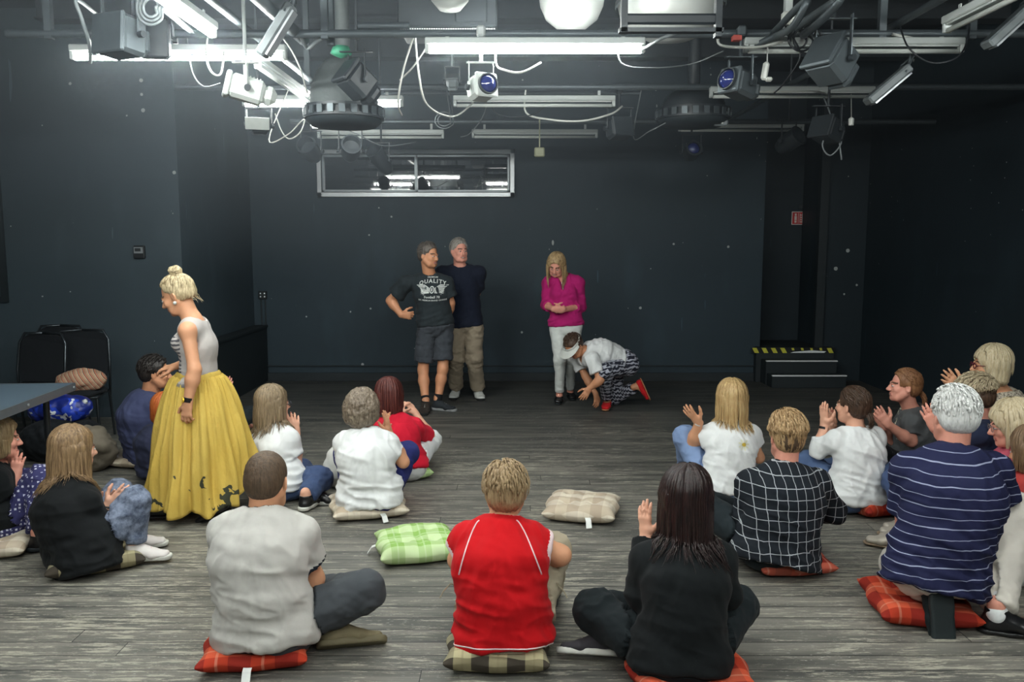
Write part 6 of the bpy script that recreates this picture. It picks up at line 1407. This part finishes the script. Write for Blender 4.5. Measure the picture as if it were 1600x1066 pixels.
decal(p.e, bv, pts, cc, cd, V3(0, 0, 1), 'winged_badge_print', M_PRINT, .004, fs)

# ---- man behind, navy T-shirt and khaki trousers
p = Person('person in a dark navy T-shirt and khaki trousers standing with hands behind the back', (728, 8.98), 185, 1.03, 'm', .0064)
p.pose((727, 502, 0), (719, 417, .0), (718, 392, -.05), hyaw=22, hpitch=0, shw=.195, bulge=0, elL=(744, 458, .10), wrL=(733, 474, .24), fdL=(-.9, .1, -.2), pnL=(0, 1, 0), elR=(697, 460, .1), wrR=(716, 476, .22), fdR=(.9, .1, -.2), pnR=(0, 1, 0), curl=.6,
       knR=(712, 560, -.04), anR=(712, 608, None, .09), ftR=(-.12, -1, 0), knL=(741, 560, -.04), anL=(747, 609, None, .09), ftL=(.22, -1, 0))
p.body('pink'); p.shirt(C_('deep navy jersey', sr(22, 28, 44)), .75, loose=.018, wd=1.0, hemz=.0, fold=.005, neck=.068, slL=.02, seat=False); p.pants(C_('khaki cotton', sr(142, 130, 112)), .016, 1.92, loose=.004, seat=False, fold=.008, cuff=.008)
p.hair(H_GREY, 'short', 53, n=420, front=-.2); p.shoes(C_('white sport shoe', sr(196, 198, 194)), C_('dark sole', sr(44, 46, 46)), lace=plain('grey lace', sr(120, 122, 122), .6))

# ---- woman in magenta shirt
p = Person('person in a magenta shirt and white jeans standing with clasped hands, looking down', (884, 8.8), 172, .97, 'f', .006)
p.pose((884, 508, 0), (880, 432, .02), (869, 414, -.08), hyaw=-8, hpitch=32, hroll=-6, shw=.165, bulge=0, elR=(853, 476, .02), wrR=(864, 483, -.22), fdR=(.85, -.2, -.1), pnR=(-.1, .9, .3), elL=(908, 479, .02), wrL=(880, 484, -.22), fdL=(-.85, -.1, -.1), pnL=(0, .8, .5), curl=.8,
       knR=(875, 562, -.06), anR=(874, 616, None, .085), ftR=(-.15, -1, 0), knL=(892, 558, .0), anL=(891, 610, None, .085), ftL=(.1, -1, 0))
p.body('pink'); p.shirt(C_('magenta cotton', sr(172, 30, 104)), 1.35, t=.010, loose=.022, wd=1.0, hemz=-.05, fold=.007, neck=.070, vneck=.13, slL=.014, seat=False); p.pants(C_('white jeans', sr(218, 222, 218)), .006, 1.92, seat=False, fold=.004)
u = SDF(); u.ec(p.J['s2'] + p.fw * .075, p.J['s3'] + p.fw * .045, (.07, .03), (.05, .03), lat=V3(1, 0, 0)); vv_, F_ = u.mesh(.006); mesh_obj('undershirt', vv_, F_, D_WHITE, p.e)
p.shoes(M_SHBLK, M_DARK, 'flat'); p.hair(hairmat('dark blond hair', sr(112, 84, 54), sr(206, 176, 128)), 'long', 55, length=.24, n=260, vol=.8)

# ---- kneeling woman with visor
ti = NT('navy trousers with white ikat'); x, y, z = ti.sep(); a = ti.math('SINE', ti.math('ADD', ti.math('MULTIPLY', z, 150.), ti.math('MULTIPLY', ti.math('ABSOLUTE', ti.math('SINE', ti.math('MULTIPLY', x, 95.))), 3.0)))
b = ti.math('SINE', ti.math('MULTIPLY', ti.math('ADD', y, z), 120.)); c = ti.math('ADD', ti.math('ADD', a, ti.math('MULTIPLY', b, .5)), ti.math('MULTIPLY', ti.noise(60, 3), 1.0)); ti.set(ti.ramp(c, [(.55, sr(30, 33, 48)), (.75, sr(176, 178, 190))]), .9)
p = Person('person kneeling on one knee in a white visor, white T-shirt, patterned trousers and red shoes', (952, 8.4), 118, .99, 'f', .006)
p.pose((972, 566, .12), (915, 548, -.06), (896, 541, -.12), hyaw=18, hpitch=48, hroll=0, tyaw=8, shw=.165, bulge=.03, shL=(926, 562, -.20), shR=(901, 560, .10), elL=(938, 594, -.26), wrL=(921, 607, -.24), fdL=(-.55, -.1, -.85), pnL=(-.2, .8, -.3), curlL=.25, elR=(915, 588, .05), wrR=(931, 616, -.04), fdR=(.1, -.1, -1), pnR=(-.5, .6, 0), curlR=.3,
       knL=(944, 581, -.22), anL=(949, 625, None, .09), ftL=(-.25, -1, 0), knR=(958, 622, None, .07), anR=(994, 604, .12), ftR=(.45, -.1, -1), fuR=(-1, 0, -.3))
p.body('tan'); p.shirt(D_WHITE, .62, t=.010, loose=.022, wd=1.0, hemz=-.13, fold=.008, neck=.075, vneck=.10, slL=.02, seat=False); p.pants(ti.m, .016, 1.86, fold=.006)
M_REDS = C_('red canvas shoe', sr(196, 30, 36)); p.shoes(M_REDS, plain('tan sole', sr(176, 120, 84), .6), 'flat'); p.hair(H_DBROWN, 'short', 57, n=420, vol=1.0); p.glasses(plain('dark frame', sr(36, 26, 30), .3), .0035)
q = lambda x, y, z: p.J['hd'] + p.HR @ (V3(x, y, z) * p.S); vz = MB(); n_ = 16; top = []; 
for i in range(n_ + 1):
    a = math.pi * i / n_; top.append((q(.088 * math.cos(a), .005 + .095 * math.sin(a), .048), q(.105 * math.cos(a), .02 + .165 * math.sin(a) ** .8, .030)))
for i in range(n_):
    vz.add([top[i][0], top[i + 1][0], top[i + 1][1], top[i][1]], [(0, 1, 2, 3)]); z4 = p.HR @ V3(0, 0, -.004); vz.add([top[i][0] + z4, top[i][1] + z4, top[i + 1][1] + z4, top[i + 1][0] + z4], [(0, 1, 2, 3)]); vz.add([top[i][1], top[i + 1][1], top[i + 1][1] + z4, top[i][1] + z4], [(0, 1, 2, 3)])
vis = vz.build('visor', M_WHITE, p.e, smooth=True); bd = MB(); rg = [q(.090 * math.cos(a), -.008 + .108 * math.sin(a), .050) for a in np.linspace(0, 2 * math.pi, 29)]
for z_ in (0, .006, .012, .018): bd.tube([r + p.HR @ V3(0, 0, z_) for r in rg], .0045, 6, caps=False)
bd.build('visor_band', M_WHITE, vis, smooth=True)

# ---- walking woman, yellow skirt
p = Person('person walking left in a grey tank top and long yellow skirt, blond hair in bun', (305, 5.15), 84, 1.0, 'f', .0058)
p.pose((309, 612, 0), (304, 497, -.01), (277, 461, .0), hyaw=4, hpitch=24, tyaw=8, shw=.158, bulge=.012, shL=(293, 517, -.16), shR=(313, 512, .15), elL=(304, 578, -.20), wrL=(293, 630, -.22), fdL=(-.12, -.05, -1), pnL=(.2, .9, .2), curlL=.5, elR=(306, 560, .20), wrR=(276, 572, .26), fdR=(-1, 0, -.15), pnR=(0, .3, -1), curlR=.4,
       knL=(292, 710, -.06), anL=(250, 788, None, .10), ftL=(-1, -.15, .0), knR=(325, 715, .05), anR=(340, 785, None, .12), ftR=(-.9, 0, -.4), fuR=(-.4, 0, .9))
p.body('warm'); M_TANK = C_('light grey jersey tank', sr(186, 180, 176))
def tank_band(s, c, mi): e = (c - s.J['pel']) @ s.sp; mi[e < .075] = 1; x = (c - s.J['pel']) @ s.fw; mi[(x > .055) & (e > .10) & (e < .36)] = 2
tz = NT('grey tank with dark stripes'); x, y, z = tz.sep(); tz.set(tz.mix(tz.math('GREATER_THAN', tz.math('SINE', tz.math('ADD', tz.math('MULTIPLY', z, 260.), tz.math('MULTIPLY', tz.noise(12, 2), 9.))), .1), sr(190, 184, 180), sr(84, 82, 88)), .9)
p.shirt(M_TANK, 0, t=.004, loose=.006, wd=.93, hemz=-.10, fold=.003, neck=.088, sl={'R': 0, 'L': 0}, seat=False, paint=tank_band, mats=(C_('darker grey jersey', sr(130, 128, 128)), tz.m))
p.hair(hairmat('platinum blond hair', sr(132, 112, 80), sr(226, 208, 168)), 'bun', 61, n=220); p.shoes(M_SHBLK, M_SHBLK, 'flat')
M_GOLD = plain('gold', sr(220, 180, 50), .25, .6)
p.band('', 'L', M_SHBLK, 'watch_strap', .014, .026, .90)
wf = lerp(p.J['elL'], p.J['wrL'], .90); MB().lathe([(0, .034), (.014, .034), (.017, .026), (.017, .02)], wf, p.D(V3(-1, -.6, 0)), 16).build('watch_case', M_GOLD, p.e, angle=40)
er = p.J['hd'] + p.HR @ V3(-.084, .0, -.048); MB().lathe([(0, -.012), (.010, -.006), (.011, .006), (0, .012)], er, n=10).build('earring', M_WHITE, p.e, smooth=True)
# skirt: pleated cloth from the waist to an uneven hem, swung back by the step
n1, n2 = 46, 220; w0 = p.L(P(310, 588, 5.15)); vs = []
Lh, Rh = p.L(P(236, 778, 5.12)), p.L(P(402, 762, 5.18)); hc = (Lh + Rh) / 2; hf = np.linalg.norm((Rh - Lh)[:2]) / 2; ex = nrm(V3(*(Rh - Lh)[:2], 0)); ey = V3(-ex[1], ex[0], 0)
w0[2] = P(310, 586, 5.15)[2]
for i in range(n1):
    t = i / (n1 - 1)
    for j in range(n2):
        a = 2 * math.pi * j / n2; ca, sa = math.cos(a), math.sin(a)
        rx = .140 + (hf - .140) * (t ** .62); ry = .118 + (.28 - .118) * (t ** .7)
        pl = (.030 * math.sin(13 * a + 1.3 * math.sin(2 * a) + .6) + .018 * math.sin(29 * a + 2 * math.sin(3 * a))) * (t ** .55) * (1 - .15 * t) + .006 * math.sin(60 * a) * (1 - t)
        rag = .016 * math.sin(7 * a + t * 9) * t
        c = lerp(w0, V3(hc[0], hc[1], 0), t ** 1.15); xx = (rx + pl + rag) * ca; yy = (ry + pl * .9 + rag) * sa
        zz = w0[2] * (1 - t) + t * (.075 + .13 * max(0, ca) ** 3 + .05 * max(0, -ca) ** 3 + .018 * math.sin(11 * a))
        q_ = c + ex * xx + ey * yy; vs.append((q_[0], q_[1], max(.012, zz)))
i, j = np.meshgrid(np.arange(n1 - 1), np.arange(n2), indexing='ij'); A = i * n2 + j; B = i * n2 + (j + 1) % n2; F = np.stack([A, B, B + n2, A + n2], -1).reshape(-1, 4)
sk_ = NT('mustard yellow crinkled cotton'); f = sk_.noise(3, 3); z = sk_.sep()[2]
col = sk_.mix(f, sr(190, 158, 66), sr(214, 186, 98)); fl = sk_.noise(14, 2, dist=.8); low = sk_.math('MULTIPLY', sk_.math('LESS_THAN', z, .32), sk_.math('GREATER_THAN', z, .10))
bl = sk_.math('MULTIPLY', sk_.math('MULTIPLY', sk_.math('GREATER_THAN', fl, .555), low), sk_.math('GREATER_THAN', sk_.noise(3.2, 1), .44)); col = sk_.mix(bl, col, sr(64, 66, 52)); sk_.set(col, .85, 0, .25)
sk_.bump(sk_.math('ADD', sk_.noise(1, 4, vec=sk_.sc((60, 60, 16))), sk_.math('MULTIPLY', sk_.noise(30, 3), .7)), .45, .012)
so_ = mesh_obj('skirt', vs, F, sk_.m, p.e); md = so_.modifiers.new('thickness', 'SOLIDIFY'); md.thickness = .004
MB().lathe([(.128, -.035), (.138, -.02), (.134, .02), (.122, .032)], w0 + V3(0, 0, -.005), n=40).build('waistband', sk_.m, p.e, smooth=True)
